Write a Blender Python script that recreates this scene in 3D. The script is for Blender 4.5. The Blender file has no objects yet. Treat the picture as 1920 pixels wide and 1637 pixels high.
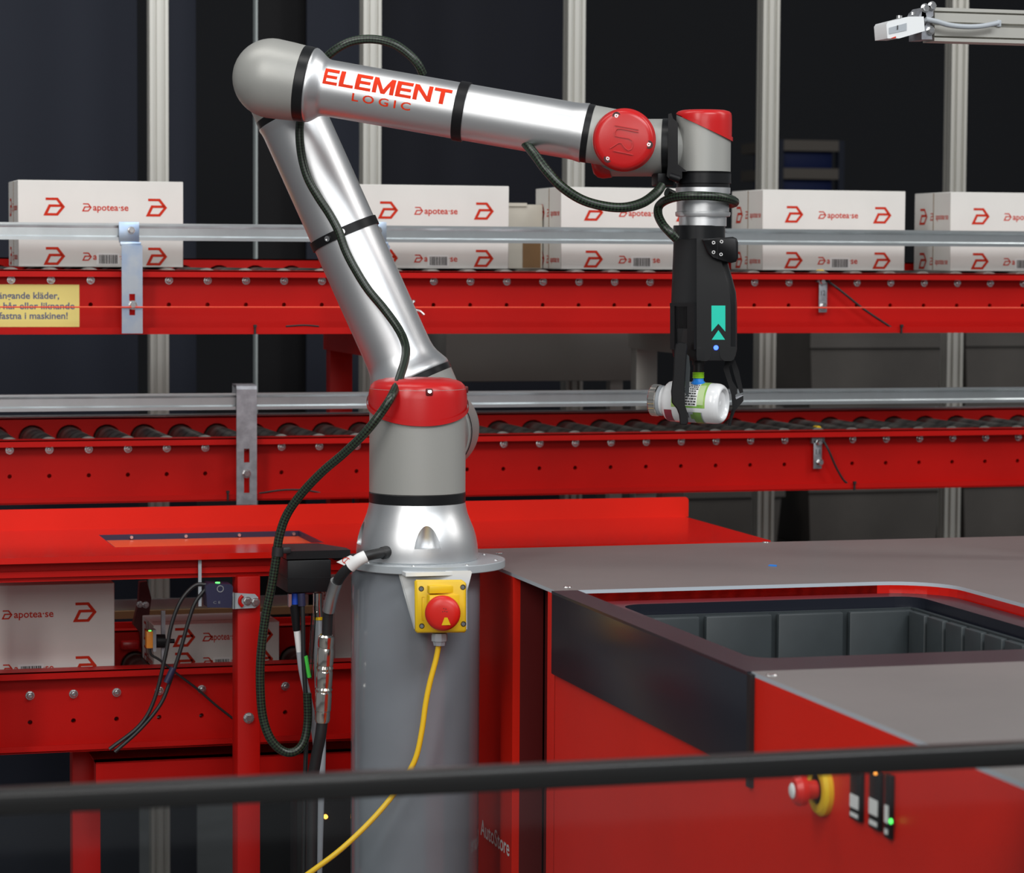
import bpy, bmesh, math, random
from mathutils import Vector, Matrix
random.seed(7)
pi = math.pi
SC = bpy.context.scene
COL = SC.collection
V = Vector
# ------------------------------------------------------------------ camera
FPX = 5200.0                       # focal length in pixels of the 1920 x 1637 frame
TH = math.radians(15.75)           # heading of the camera, turned from +Y towards +X
ZC = 1.60
F = V((math.sin(TH), math.cos(TH), 0)); R = V((math.cos(TH), -math.sin(TH), 0)); U = V((0, 0, 1))
D0 = 4.37
CAM = -F * D0 + R * 0.15 + U * ZC
pt_ = math.atan(338.5 / FPX); ro = 0.006
cf = F * math.cos(pt_) - U * math.sin(pt_); cu0 = F * math.sin(pt_) + U * math.cos(pt_)
cr = R * math.cos(ro) + cu0 * math.sin(ro); cu = cu0 * math.cos(ro) - R * math.sin(ro)
cam = bpy.data.cameras.new('camera'); camo = bpy.data.objects.new('camera', cam); COL.objects.link(camo)
camo.matrix_world = Matrix(((cr.x, cu.x, -cf.x, CAM.x), (cr.y, cu.y, -cf.y, CAM.y), (cr.z, cu.z, -cf.z, CAM.z), (0, 0, 0, 1)))
cam.sensor_fit = 'HORIZONTAL'; cam.sensor_width = 36; cam.lens = FPX / 1920 * 36
cam.clip_start = 0.05; cam.clip_end = 100
cam.dof.use_dof = True; cam.dof.focus_distance = 4.42; cam.dof.aperture_fstop = 8.0
SC.camera = camo
# ------------------------------------------------------------------ light
w = bpy.data.worlds.new('world'); SC.world = w; w.use_nodes = True
w.node_tree.nodes['Background'].inputs[0].default_value = (0.90, 0.95, 1.0, 1)
w.node_tree.nodes['Background'].inputs[1].default_value = 0.20
def area(name, loc, target, sx, sy, power, col=(1, 1, 1)):
    l = bpy.data.lights.new(name, 'AREA'); l.shape = 'RECTANGLE'; l.size = sx; l.size_y = sy; l.energy = power; l.color = col
    o = bpy.data.objects.new(name, l); COL.objects.link(o); o.location = loc
    o.rotation_euler = (V(target) - V(loc)).to_track_quat('-Z', 'Y').to_euler()
    return o
area('hall_light', (-2.6, -3.0, 3.6), (0, 0.3, 1.2), 0.7, 2.8, 74, (1.0, 0.98, 0.95))
area('hall_light', (0.9, -3.2, 3.9), (0.4, 0.3, 1.2), 2.8, 0.8, 92, (0.95, 0.98, 1.0))
area('hall_light', (3.2, -1.0, 3.7), (0.5, 0.2, 1.2), 0.7, 2.6, 42, (1.0, 0.97, 0.94))
area('hall_light', (-1.0, 0.1, 3.9), (-0.6, 0.6, 1.0), 2.6, 0.4, 26, (1.0, 0.98, 0.95))
area('hall_light', (-1.0, -5.2, 2.6), (0.2, 0.5, 1.2), 2.6, 1.0, 42, (1.0, 0.98, 0.96))
SC.view_settings.view_transform = 'Standard'; SC.view_settings.look = 'None'
SC.view_settings.gamma = 1; SC.view_settings.use_curve_mapping = False
SC.view_settings.exposure = 0.0
# ------------------------------------------------------------------ helpers: space
def ray(px, py): return cf * FPX + cr * (px - 960) + cu * (818.5 - py)
def at(px, py, X=None, Y=None, Z=None):
    d = ray(px, py)
    if X is not None: t = (X - CAM.x) / d.x
    elif Y is not None: t = (Y - CAM.y) / d.y
    else: t = (Z - CAM.z) / d.z
    return CAM + d * t
def onplane(px, py, p, n):
    d = ray(px, py); return CAM + d * ((p - CAM).dot(n) / d.dot(n))
DL = math.radians(6.5)
B = F * math.cos(DL) + R * math.sin(DL)     # direction of the robot's parallel joint axes, away from the viewer
E1 = R * math.cos(DL) - F * math.sin(DL)
def P(px, py, off=0.0): return onplane(px, py, B * off, B)
def mpp(off=0.0): return (D0 + off) / FPX
# ------------------------------------------------------------------ helpers: materials
def mat(name, col, rough=0.5, metal=0.0, spec=0.5, noise=0.0, nscale=40, bump=0.0, bscale=300, coat=0.0, emit=None, stretch=None, col2=None, rvar=0.0):
    m = bpy.data.materials.new(name); m.use_nodes = True; nt = m.node_tree; b = nt.nodes['Principled BSDF']
    b.inputs['Base Color'].default_value = (*col, 1); b.inputs['Roughness'].default_value = rough
    b.inputs['Metallic'].default_value = metal; b.inputs['Specular IOR Level'].default_value = spec
    if coat: b.inputs['Coat Weight'].default_value = coat; b.inputs['Coat Roughness'].default_value = 0.12
    if emit: b.inputs['Emission Color'].default_value = (*emit[:3], 1); b.inputs['Emission Strength'].default_value = emit[3]
    if noise or bump or rvar:
        tc = nt.nodes.new('ShaderNodeTexCoord'); mp = nt.nodes.new('ShaderNodeMapping')
        nt.links.new(tc.outputs['Object'], mp.inputs[0])
        if stretch: mp.inputs['Scale'].default_value = stretch
    if noise or rvar:
        n = nt.nodes.new('ShaderNodeTexNoise'); n.inputs['Scale'].default_value = nscale; n.inputs['Detail'].default_value = 5
        nt.links.new(mp.outputs[0], n.inputs['Vector'])
        if noise:
            mx = nt.nodes.new('ShaderNodeMix'); mx.data_type = 'RGBA'
            c2 = col2 or tuple(c * (1 - noise) for c in col)
            rp = nt.nodes.new('ShaderNodeValToRGB'); rp.color_ramp.elements[0].position = 0.35; rp.color_ramp.elements[1].position = 0.65
            nt.links.new(n.outputs['Fac'], rp.inputs[0]); nt.links.new(rp.outputs[0], mx.inputs['Factor'])
            mx.inputs[6].default_value = (*col, 1); mx.inputs[7].default_value = (*c2, 1)
            nt.links.new(mx.outputs[2], b.inputs['Base Color'])
        if rvar:
            mr = nt.nodes.new('ShaderNodeMapRange'); mr.inputs['To Min'].default_value = rough - rvar; mr.inputs['To Max'].default_value = rough + rvar
            nt.links.new(n.outputs['Fac'], mr.inputs['Value']); nt.links.new(mr.outputs[0], b.inputs['Roughness'])
    if bump:
        n2 = nt.nodes.new('ShaderNodeTexNoise'); n2.inputs['Scale'].default_value = bscale; n2.inputs['Detail'].default_value = 3
        nt.links.new(mp.outputs[0], n2.inputs['Vector'])
        bp = nt.nodes.new('ShaderNodeBump'); bp.inputs['Strength'].default_value = bump; bp.inputs['Distance'].default_value = 0.001
        nt.links.new(n2.outputs['Fac'], bp.inputs['Height']); nt.links.new(bp.outputs[0], b.inputs['Normal'])
    return m
M = {}
M['red'] = mat('red_paint', (0.50, 0.004, 0.002), 0.45, spec=0.2, noise=0.12, nscale=6, bump=0.15, bscale=500)
M['red_gloss'] = mat('red_gloss_paint', (0.60, 0.010, 0.005), 0.15, noise=0.1, nscale=5, coat=0.3)
M['red_cap'] = mat('red_plastic', (0.50, 0.008, 0.009), 0.30, bump=0.05, bscale=900)
M['orange_red'] = mat('orange_red_board', (0.85, 0.085, 0.02), 0.4)
M['robot_grey'] = mat('grey_cast_paint', (0.345, 0.345, 0.325), 0.42, metal=0.25, bump=0.12, bscale=1400)
M['alu'] = mat('satin_aluminium', (0.76, 0.77, 0.78), 0.40, metal=1.0, rvar=0.03, nscale=8, bump=0.03, bscale=900)
M['alu_post'] = mat('anodised_post', (0.50, 0.49, 0.45), 0.42, metal=0.6)
M['steel'] = mat('zinc_steel', (0.60, 0.63, 0.64), 0.33, metal=1.0, noise=0.18, nscale=14, rvar=0.08)
M['zinc'] = mat('iridescent_zinc_plate', (0.52, 0.58, 0.64), 0.36, metal=0.9, noise=0.3, nscale=22, col2=(0.34, 0.44, 0.60), rvar=0.08)
M['dull_zinc'] = mat('dull_zinc_plate', (0.36, 0.37, 0.40), 0.5, metal=0.7, noise=0.3, nscale=60)
M['chrome'] = mat('polished_nickel', (0.72, 0.68, 0.62), 0.12, metal=1.0)
M['bolt'] = mat('bolt_steel', (0.66, 0.66, 0.66), 0.25, metal=1.0)
M['black'] = mat('black_plastic', (0.007, 0.007, 0.008), 0.42, spec=0.25, bump=0.1, bscale=900)
M['black_satin'] = mat('black_satin', (0.008, 0.0085, 0.0095), 0.34, spec=0.3)
M['rubber'] = mat('black_rubber', (0.010, 0.010, 0.011), 0.5)
M['roller'] = mat('worn_roller_tube', (0.20, 0.19, 0.17), 0.42, metal=0.6, noise=0.75, nscale=9, col2=(0.03, 0.028, 0.026), stretch=(1, 3, 1))
M['carton'] = mat('white_cardboard', (0.74, 0.725, 0.69), 0.75, noise=0.04, nscale=12)
M['beige'] = mat('beige_cardboard', (0.60, 0.56, 0.48), 0.8, noise=0.15, nscale=8)
M['brown'] = mat('brown_cardboard_edge', (0.22, 0.12, 0.05), 0.8, noise=0.2, nscale=10)
M['ink'] = mat('red_ink', (0.56, 0.030, 0.010), 0.8, spec=0.2)
M['label_red'] = mat('red_vinyl', (0.66, 0.032, 0.005), 0.6, spec=0.15)
M['dark_ink'] = mat('black_ink', (0.03, 0.03, 0.03), 0.7)
M['white'] = mat('white_paint', (0.72, 0.74, 0.75), 0.4)
M['paper'] = mat('white_label', (0.78, 0.78, 0.77), 0.6)
M['yellow'] = mat('yellow_plastic', (0.80, 0.52, 0.010), 0.38)
M['yellow_cable'] = mat('yellow_cable_sheath', (0.85, 0.54, 0.02), 0.4)
M['sign_yellow'] = mat('pale_yellow_sign', (0.82, 0.72, 0.22), 0.6)
M['sign_ink'] = mat('blue_grey_ink', (0.10, 0.12, 0.22), 0.6)
M['stop_red'] = mat('stop_button_red', (0.62, 0.014, 0.008), 0.36)
M['ped'] = mat('grey_gloss_enamel', (0.205, 0.225, 0.250), 0.16, noise=0.1, nscale=7, coat=0.4)
M['plate'] = mat('light_grey_enamel', (0.36, 0.39, 0.41), 0.25)
M['port_top'] = mat('taupe_worktop', (0.185, 0.172, 0.168), 0.34, noise=0.12, nscale=3, rvar=0.06)
M['port_edge'] = mat('pale_worktop_edge', (0.45, 0.50, 0.55), 0.35)
M['port_black'] = mat('blue_black_panel', (0.012, 0.014, 0.022), 0.28)
M['bin'] = mat('dark_grey_bin', (0.030, 0.038, 0.042), 0.45, noise=0.15, nscale=20)
M['red_port'] = mat('bright_red_panel', (0.72, 0.016, 0.006), 0.42, spec=0.25, noise=0.08, nscale=5, bump=0.12, bscale=500)
M['dim_shelf'] = mat('dim_shelf_edge', (0.07, 0.06, 0.05), 0.7)  # shelf colour darkened to paint in the dim light behind the fence
M['dim_blue'] = mat('dim_blue_crate', (0.004, 0.010, 0.05), 0.6, spec=0.2)  # crate blue darkened too, the low light is in the colour
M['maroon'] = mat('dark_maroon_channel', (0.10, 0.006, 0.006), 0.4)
M['grey_cable'] = mat('grey_cable_sheath', (0.36, 0.39, 0.42), 0.45)
M['blue'] = mat('blue_plastic', (0.01, 0.06, 0.45), 0.4)
M['sky_blue'] = mat('blue_silicone', (0.01, 0.22, 0.75), 0.45)
M['lime'] = mat('lime_silicone', (0.30, 0.62, 0.02), 0.45)
M['green_cable'] = mat('green_cable_sheath', (0.06, 0.55, 0.06), 0.45)
M['teal'] = mat('teal_print', (0.0, 0.60, 0.44), 0.5)
M['bottle'] = mat('white_bottle_plastic', (0.80, 0.81, 0.82), 0.22, coat=0.3)
M['lbl_green'] = mat('green_label', (0.17, 0.42, 0.05), 0.4, noise=0.4, nscale=70, col2=(0.42, 0.60, 0.16))
M['lbl_pale'] = mat('pale_green_label', (0.52, 0.66, 0.34), 0.4)
M['leaf'] = mat('leaf_green_print', (0.16, 0.30, 0.06), 0.4)
M['lbl_maroon'] = mat('maroon_print', (0.28, 0.03, 0.05), 0.4)
M['orange'] = mat('orange_plastic', (0.80, 0.28, 0.03), 0.45)
M['dark_blue'] = mat('blue_black_plastic', (0.02, 0.02, 0.055), 0.4)
M['wall_dark'] = mat('unlit_wall', (0.006, 0.007, 0.010), 0.8)  # darkness of the unlit hall is put into the wall colour
M['sheet_navy'] = mat('navy_sheet', (0.014, 0.017, 0.027), 0.7, spec=0.2)
M['sheet_deep'] = mat('deep_navy_sheet', (0.005, 0.006, 0.011), 0.7, spec=0.2)
M['cord_red'] = mat('orange_red_cord', (0.85, 0.07, 0.03), 0.5)
M['sheet_black'] = mat('black_sheet', (0.004, 0.004, 0.005), 0.7, spec=0.2)
M['strip'] = mat('pale_edge_strip', (0.45, 0.50, 0.50), 0.4)
M['cabinet'] = mat('grey_sheet_steel', (0.20, 0.19, 0.175), 0.34, metal=0.3, rvar=0.08, nscale=3)
M['bin_back'] = mat('brown_grey_bins', (0.085, 0.076, 0.068), 0.6, noise=0.3, nscale=4)
M['concrete'] = mat('grey_concrete', (0.20, 0.20, 0.20), 0.6, noise=0.2, nscale=5)
M['black_bar'] = mat('black_anodised_bar', (0.018, 0.018, 0.018), 0.30, metal=0.3)
M['led_blue'] = mat('blue_led', (0.1, 0.2, 1), 0.4, emit=(0.02, 0.06, 1.0, 5))
M['led_green'] = mat('green_led', (0.1, 0.8, 0.1), 0.4, emit=(0.1, 1.0, 0.15, 2))
M['led_orange'] = mat('orange_led', (1, 0.4, 0.1), 0.4, emit=(1.0, 0.35, 0.05, 4))
def braid_material():
    m = bpy.data.materials.new('braided_sleeve'); m.use_nodes = True; nt = m.node_tree; b = nt.nodes['Principled BSDF']
    uv = nt.nodes.new('ShaderNodeUVMap'); mp = nt.nodes.new('ShaderNodeMapping'); nt.links.new(uv.outputs[0], mp.inputs[0])
    mp.inputs['Rotation'].default_value = (0, 0, pi / 4); mp.inputs['Scale'].default_value = (13, 13, 13)
    ck = nt.nodes.new('ShaderNodeTexChecker'); ck.inputs['Scale'].default_value = 1.0; nt.links.new(mp.outputs[0], ck.inputs['Vector'])
    ck.inputs['Color1'].default_value = (0.003, 0.003, 0.003, 1); ck.inputs['Color2'].default_value = (0.020, 0.040, 0.020, 1)
    nt.links.new(ck.outputs['Color'], b.inputs['Base Color']); b.inputs['Roughness'].default_value = 0.33
    bp = nt.nodes.new('ShaderNodeBump'); bp.inputs['Strength'].default_value = 0.5; bp.inputs['Distance'].default_value = 0.001
    nt.links.new(ck.outputs['Fac'], bp.inputs['Height']); nt.links.new(bp.outputs[0], b.inputs['Normal'])
    return m
M['braid'] = braid_material()
def clear_material(name, tint, gloss):
    m = bpy.data.materials.new(name); m.use_nodes = True; nt = m.node_tree; nt.nodes.remove(nt.nodes['Principled BSDF'])
    out = nt.nodes['Material Output']; t = nt.nodes.new('ShaderNodeBsdfTransparent'); t.inputs[0].default_value = (*tint, 1)
    g = nt.nodes.new('ShaderNodeBsdfGlossy'); g.inputs['Roughness'].default_value = 0.04
    fr = nt.nodes.new('ShaderNodeFresnel'); fr.inputs[0].default_value = gloss
    mx = nt.nodes.new('ShaderNodeMixShader'); nt.links.new(fr.outputs[0], mx.inputs[0]); nt.links.new(t.outputs[0], mx.inputs[1]); nt.links.new(g.outputs[0], mx.inputs[2])
    nt.links.new(mx.outputs[0], out.inputs[0]); return m
M['glass'] = clear_material('clear_guard_pane', (0.95, 0.97, 0.97), 1.5)
M['clear'] = clear_material('clear_tube', (0.80, 0.86, 0.84), 1.8)
# ------------------------------------------------------------------ helpers: objects
def tag(o, label=None, cat=None, group=None, kind=None):
    if label: o['label'] = label
    if cat: o['category'] = cat
    if group: o['group'] = group
    if kind: o['kind'] = kind
    return o
def thing(name, label, cat, loc=(0, 0, 0), group=None):
    o = bpy.data.objects.new(name, None); COL.objects.link(o); o.location = V(loc); o.empty_display_size = 0.05
    return tag(o, label, cat, group)
def wloc(o):
    p = V((0, 0, 0))
    while o: p = p + o.location; o = o.parent
    return p
def copy_tree(o, parent=None):
    c = o.copy(); COL.objects.link(c)
    if parent: c.parent = parent
    for ch in list(o.children): copy_tree(ch, c)
    return c
def frame(n):
    n = n.normalized(); a = V((0, 0, 1)) if abs(n.z) < 0.9 else V((1, 0, 0))
    x = a.cross(n).normalized(); return x, n.cross(x)
class MB:
    def __init__(s): s.bm = bmesh.new(); s.mi = 0; s.uv = s.bm.loops.layers.uv.new('UVMap')
    def face(s, vs, smooth=True):
        try: f = s.bm.faces.new(vs)
        except ValueError: return None
        f.material_index = s.mi; f.smooth = smooth; return f
    def poly(s, pts): return s.face([s.bm.verts.new(p) for p in pts])
    def mesh(s, pts, faces):
        vs = [s.bm.verts.new(p) for p in pts]
        for f in faces: s.face([vs[i] for i in f])
        return s
    def box(s, c, size, rot=None, bevel=0.0, seg=2):
        hx, hy, hz = size[0] / 2, size[1] / 2, size[2] / 2; c = V(c)
        vs = []
        for x, y, z in ((-1, -1, -1), (1, -1, -1), (1, 1, -1), (-1, 1, -1), (-1, -1, 1), (1, -1, 1), (1, 1, 1), (-1, 1, 1)):
            p = V((x * hx, y * hy, z * hz)); p = rot @ p if rot else p
            vs.append(s.bm.verts.new(c + p))
        fs = [s.face([vs[i] for i in f]) for f in ((3, 2, 1, 0), (4, 5, 6, 7), (0, 1, 5, 4), (1, 2, 6, 5), (2, 3, 7, 6), (3, 0, 4, 7))]
        if bevel:
            es = list({e for f in fs for e in f.edges})
            r = bmesh.ops.bevel(s.bm, geom=es, offset=bevel, segments=seg, affect='EDGES', profile=0.5)
            for f in r['faces']: f.material_index = s.mi; f.smooth = True
        return s
    def box2(s, a, b, **k):
        a, b = V(a), V(b); return s.box((a + b) / 2, tuple(abs(b[i] - a[i]) for i in range(3)), **k)
    def revolve(s, org, axis, prof, seg=40, a0=0, a1=2 * pi, close=True):
        """prof: (distance along axis, radius)"""
        x, y = frame(axis); n = axis.normalized(); org = V(org); full = abs(a1 - a0 - 2 * pi) < 1e-6
        m = seg if full else seg + 1; rings = []
        for d, r in prof:
            if r < 1e-7: rings.append([s.bm.verts.new(org + n * d)]); continue
            rings.append([s.bm.verts.new(org + n * d + (x * math.cos(a0 + (a1 - a0) * i / seg) + y * math.sin(a0 + (a1 - a0) * i / seg)) * r) for i in range(m)])
        for k in range(len(rings) - 1):
            A, C = rings[k], rings[k + 1]
            for i in range(seg):
                j = (i + 1) % m
                if len(A) == 1 and len(C) == 1: continue
                if len(A) == 1: s.face([A[0], C[j], C[i]])
                elif len(C) == 1: s.face([A[i], A[j], C[0]])
                else: s.face([A[i], A[j], C[j], C[i]])
        return s
    def cyl(s, p0, p1, r, seg=20, r1=None, bev=0.0):
        p0, p1 = V(p0), V(p1); L = (p1 - p0).length; r1 = r if r1 is None else r1
        if bev: pr = [(0, 0), (0, r - bev), (bev, r), (L - bev, r1), (L, r1 - bev), (L, 0)]
        else: pr = [(0, 0), (0, r), (L, r1), (L, 0)]
        return s.revolve(p0, p1 - p0, pr, seg)
    def tube(s, pts, r, n=10, sub=8, caps=True):
        pts = [V(p) for p in pts]; path = []
        for i in range(len(pts) - 1):
            p0 = pts[i - 1] if i else pts[0] * 2 - pts[1]; p1, p2 = pts[i], pts[i + 1]
            p3 = pts[i + 2] if i + 2 < len(pts) else p2 * 2 - p1
            for k in range(sub):
                t = k / sub
                path.append(0.5 * ((2 * p1) + (p2 - p0) * t + (2 * p0 - 5 * p1 + 4 * p2 - p3) * t * t + (3 * p1 - p0 - 3 * p2 + p3) * t ** 3))
        path.append(pts[-1]); tan = (path[1] - path[0]).normalized(); x, y = frame(tan); rings = []; ln = 0; lens = []
        for i, p in enumerate(path):
            t = (path[min(i + 1, len(path) - 1)] - path[max(i - 1, 0)]).normalized()
            x = (x - t * x.dot(t)).normalized(); y = t.cross(x)
            if i: ln += (p - path[i - 1]).length
            lens.append(ln); rings.append([s.bm.verts.new(p + (x * math.cos(2 * pi * k / n) + y * math.sin(2 * pi * k / n)) * r) for k in range(n)])
        for i in range(len(rings) - 1):
            for k in range(n):
                j = (k + 1) % n; f = s.face([rings[i][k], rings[i][j], rings[i + 1][j], rings[i + 1][k]])
                if f:
                    vs = (lens[i], lens[i], lens[i + 1], lens[i + 1]); us = (k, k + 1, k + 1, k)
                    for l, u_, v_ in zip(f.loops, us, vs): l[s.uv].uv = (u_ / n, v_ / (2 * pi * r))
        if caps:
            for rg in (rings[0][::-1], rings[-1]): s.face(rg)
        return s
    def prism(s, front, back):
        n = len(front); a = [s.bm.verts.new(p) for p in front]; b = [s.bm.verts.new(p) for p in back]
        s.face(a); s.face(b[::-1])
        for i in range(n): s.face([a[i], b[i], b[(i + 1) % n], a[(i + 1) % n]])
        return s
    def loft(s, secs, caps=True):
        rs = [[s.bm.verts.new(p) for p in sec] for sec in secs]; n = len(rs[0])
        for k in range(len(rs) - 1):
            for i in range(n): s.face([rs[k][i], rs[k][(i + 1) % n], rs[k + 1][(i + 1) % n], rs[k + 1][i]])
        if caps: s.face(rs[0][::-1]); s.face(rs[-1])
        return s
    def hole_web(s, x0, x1, z0, z1, Y, holes, r, depth=0.003, n=14):
        """upright sheet in the plane Y with round holes at holes = [(x, z)] (sorted by x); the rims go back by depth"""
        cuts = [x0] + [(a[0] + b[0]) / 2 for a, b in zip(holes, holes[1:])] + [x1]
        for (cx, cz), a, b in zip(holes, cuts, cuts[1:]):
            ang = [2 * pi * i / n for i in range(n)] + [math.atan2(zz - cz, xx - cx) % (2 * pi) for xx in (a, b) for zz in (z0, z1)]
            ang = sorted(set(round(q, 5) for q in ang)); ci, ou, bk = [], [], []
            for q in ang:
                c, sn = math.cos(q), math.sin(q)
                tx = ((b if c > 0 else a) - cx) / c if abs(c) > 1e-6 else 1e9
                tz = ((z1 if sn > 0 else z0) - cz) / sn if abs(sn) > 1e-6 else 1e9
                t = min(tx, tz)
                ci.append(s.bm.verts.new((cx + r * c, Y, cz + r * sn))); ou.append(s.bm.verts.new((cx + t * c, Y, cz + t * sn)))
                bk.append(s.bm.verts.new((cx + r * c, Y + depth, cz + r * sn)))
            m = len(ang)
            for i in range(m):
                j = (i + 1) % m; s.face([ou[i], ou[j], ci[j], ci[i]], False); s.face([ci[i], ci[j], bk[j], bk[i]])
        return s
    def cut(s, p, n):
        """drop what lies on the side of plane (p, n) that n points to"""
        g = s.bm.verts[:] + s.bm.edges[:] + s.bm.faces[:]
        bmesh.ops.bisect_plane(s.bm, geom=g, plane_co=p, plane_no=n, clear_outer=True); return s
    def obj(s, name, m, parent=None, label=None, kind=None, sharp=38, normals=True, loc=None):
        if normals: bmesh.ops.recalc_face_normals(s.bm, faces=s.bm.faces[:])
        o0 = wloc(parent) if parent else (V(loc) if loc is not None else V((0, 0, 0)))
        bmesh.ops.translate(s.bm, verts=s.bm.verts[:], vec=-o0)
        me = bpy.data.meshes.new(name); s.bm.to_mesh(me); s.bm.free()
        for mm in (m if isinstance(m, (list, tuple)) else [m]): me.materials.append(M[mm])
        me.set_sharp_from_angle(angle=math.radians(sharp))
        o = bpy.data.objects.new(name, me); COL.objects.link(o)
        if parent: o.parent = parent
        elif loc is not None: o.location = o0
        if label: o['label'] = label
        if kind: o['kind'] = kind
        return o
def share(o, parent, loc, name=None):
    """another part that uses the same mesh"""
    c = bpy.data.objects.new(name or o.name.split('.')[0], o.data); COL.objects.link(c); c.parent = parent; c.location = V(loc); return c
def boolean(o, cutter):
    md = o.modifiers.new('b', 'BOOLEAN'); md.operation = 'DIFFERENCE'; md.object = cutter; md.solver = 'EXACT'
    dg = bpy.context.evaluated_depsgraph_get(); me = bpy.data.meshes.new_from_object(o.evaluated_get(dg))
    o.modifiers.clear(); o.data = me; bpy.data.objects.remove(cutter)
    me.set_sharp_from_angle(angle=math.radians(30))
_tc = {}
def text2d(s, size=1.0, bold=0.0, sx=1.0, space=1.0):
    """flat lettering as (points, faces), left baseline at the origin, cap height about 0.72 * size"""
    k = (s, bold, space)
    if k not in _tc:
        c = bpy.data.curves.new('t', 'FONT'); c.body = s; c.size = 1; c.offset = bold; c.space_character = space; c.resolution_u = 3
        o = bpy.data.objects.new('t', c); COL.objects.link(o)
        dg = bpy.context.evaluated_depsgraph_get(); me = bpy.data.meshes.new_from_object(o.evaluated_get(dg))
        _tc[k] = ([(v.co.x, v.co.y) for v in me.vertices], [tuple(p.vertices) for p in me.polygons])
        bpy.data.objects.remove(o); bpy.data.meshes.remove(me); bpy.data.curves.remove(c)
    p, f = _tc[k]; return [(x * size * sx, y * size) for x, y in p], f
def text_fit(s, width, height, bold=0.0, space=1.0, x0=0.0, y0=0.0):
    p, f = text2d(s, 1, bold, 1, space); xa, xb = min(q[0] for q in p), max(q[0] for q in p); cap, _ = text2d('E', 1, bold); h = max(q[1] for q in cap)
    return [(x0 + (x - xa) / (xb - xa) * width, y0 + y / h * height) for x, y in p], f
def stroke2d(pts, wd, closed=False):
    """mitred stroke polygonised as quads"""
    n = len(pts); L, Rr = [], []
    P2 = [V((*p, 0)) for p in pts]
    for i in range(n):
        a = P2[i - 1] if (i or closed) else None; b = P2[(i + 1) % n] if (i < n - 1 or closed) else None
        d1 = (P2[i] - a).normalized() if a is not None else None; d2 = (b - P2[i]).normalized() if b is not None else None
        d1 = d1 or d2; d2 = d2 or d1; n1 = V((-d1.y, d1.x, 0)); n2 = V((-d2.y, d2.x, 0)); m = (n1 + n2)
        m = m.normalized() if m.length > 1e-6 else n1; k = wd / 2 / max(0.35, m.dot(n1)); L.append(P2[i] + m * k); Rr.append(P2[i] - m * k)
    pts2 = [(p.x, p.y) for p in L + Rr]; fs = [(i, (i + 1) % n, n + (i + 1) % n, n + i) for i in range(n if closed else n - 1)]
    return pts2, fs
def logo2d(size, x0=0.0, y0=0.0):
    """angular red emblem: top bar bent into an arrow-like loop"""
    q = [(0.08, 0.94), (0.64, 0.94), (0.94, 0.50), (0.64, 0.07), (0.07, 0.07), (0.28, 0.56), (0.90, 0.56)]
    p, f = stroke2d(q, 0.142); return [(x0 + x * size * 1.15, y0 + y * size) for x, y in p], f
def place2d(mb, pf, org, ex, ey):
    p, f = pf; mb.mesh([org + ex * x + ey * y for x, y in p], f); return mb

# ================================================================== setting
fl = MB(); fl.box((0.5, 1.0, -0.05), (14, 16, 0.1)); tag(fl.obj('floor', 'concrete'), kind='structure')
wb = MB(); wb.box((1.5, 6.55, 2.0), (12, 0.1, 4.0)); tag(wb.obj('wall_back', 'wall_dark'), kind='structure')
YP = 2.0
def post_section(w_):
    h, s_, d, k = w_ / 2, 0.004, 0.007, 0.0
    q = [(-h, -h), (-h * .45 - s_, -h), (-h * .45 - s_, -h + d), (-h * .45 + s_, -h + d), (-h * .45 + s_, -h), (h * .45 - s_, -h), (h * .45 - s_, -h + d), (h * .45 + s_, -h + d), (h * .45 + s_, -h), (h, -h)]
    out = []
    for t in range(4):
        c, s2 = math.cos(t * pi / 2), math.sin(t * pi / 2)
        out += [(x * c - y * s2, x * s2 + y * c) for x, y in q[:-1]]
    return out
pl_ = ['leftmost of the tall grey aluminium posts, behind the leftmost carton', 'tall grey aluminium post behind the robot forearm and the second carton',
       'tall grey aluminium post rising above the third carton', 'tall grey aluminium post right of the robot wrist, above the fourth carton', 'rightmost of the tall grey aluminium posts, below the sensor beam']
for px, lb in zip((296, 694, 1075, 1438, 1790), pl_):
    p = at(px, 300, Y=YP); t = thing('aluminium_post', lb, 'post', (p.x, YP, 0), 'aluminium fence posts')
    sec = post_section(0.042); mb = MB()
    mb.prism([V((p.x + x, YP + y, 0.012)) for x, y in sec], [V((p.x + x, YP + y, 2.7)) for x, y in sec]); mb.obj('profile', 'alu_post', t, sharp=20)
    fb = MB(); fb.box((p.x, YP, 0.006), (0.12, 0.12, 0.012), bevel=0.002); fb.obj('foot_plate', 'dull_zinc', t)
    cp = MB(); cp.box((p.x, YP, 2.703), (0.042, 0.042, 0.006), bevel=0.001); cp.obj('end_cap', 'black', t)
# tall dark sheets behind the posts
for xa, xb, yy, m, lb in ((-120, 258, 2.22, 'sheet_navy', 'leftmost tall dark navy sheet behind the conveyors'), (300, 368, 2.30, 'sheet_navy', 'narrow dark navy sheet just right of the leftmost post'),
                          (575, 676, 2.30, 'sheet_navy', 'dark navy sheet left of the post behind the robot forearm'), (706, 1062, 2.45, 'sheet_deep', 'wide dark navy sheet between second and third posts')):
    a, b = at(xa, 300, Y=yy), at(xb, 300, Y=yy); mb = MB(); mb.box2((a.x, yy, 0), (b.x, yy + 0.012, 2.75), bevel=0.002)
    tag(mb.obj('dark_sheet', m, loc=(a.x, yy, 0)), lb, 'panel', 'dark sheets behind the fence')
a, b = at(482, 300, Y=2.36), at(574, 300, Y=2.36); t = thing('door_leaf', 'black door leaf with one pale vertical edge strip above robot elbow', 'door leaf', (a.x, 2.36, 0))
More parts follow.
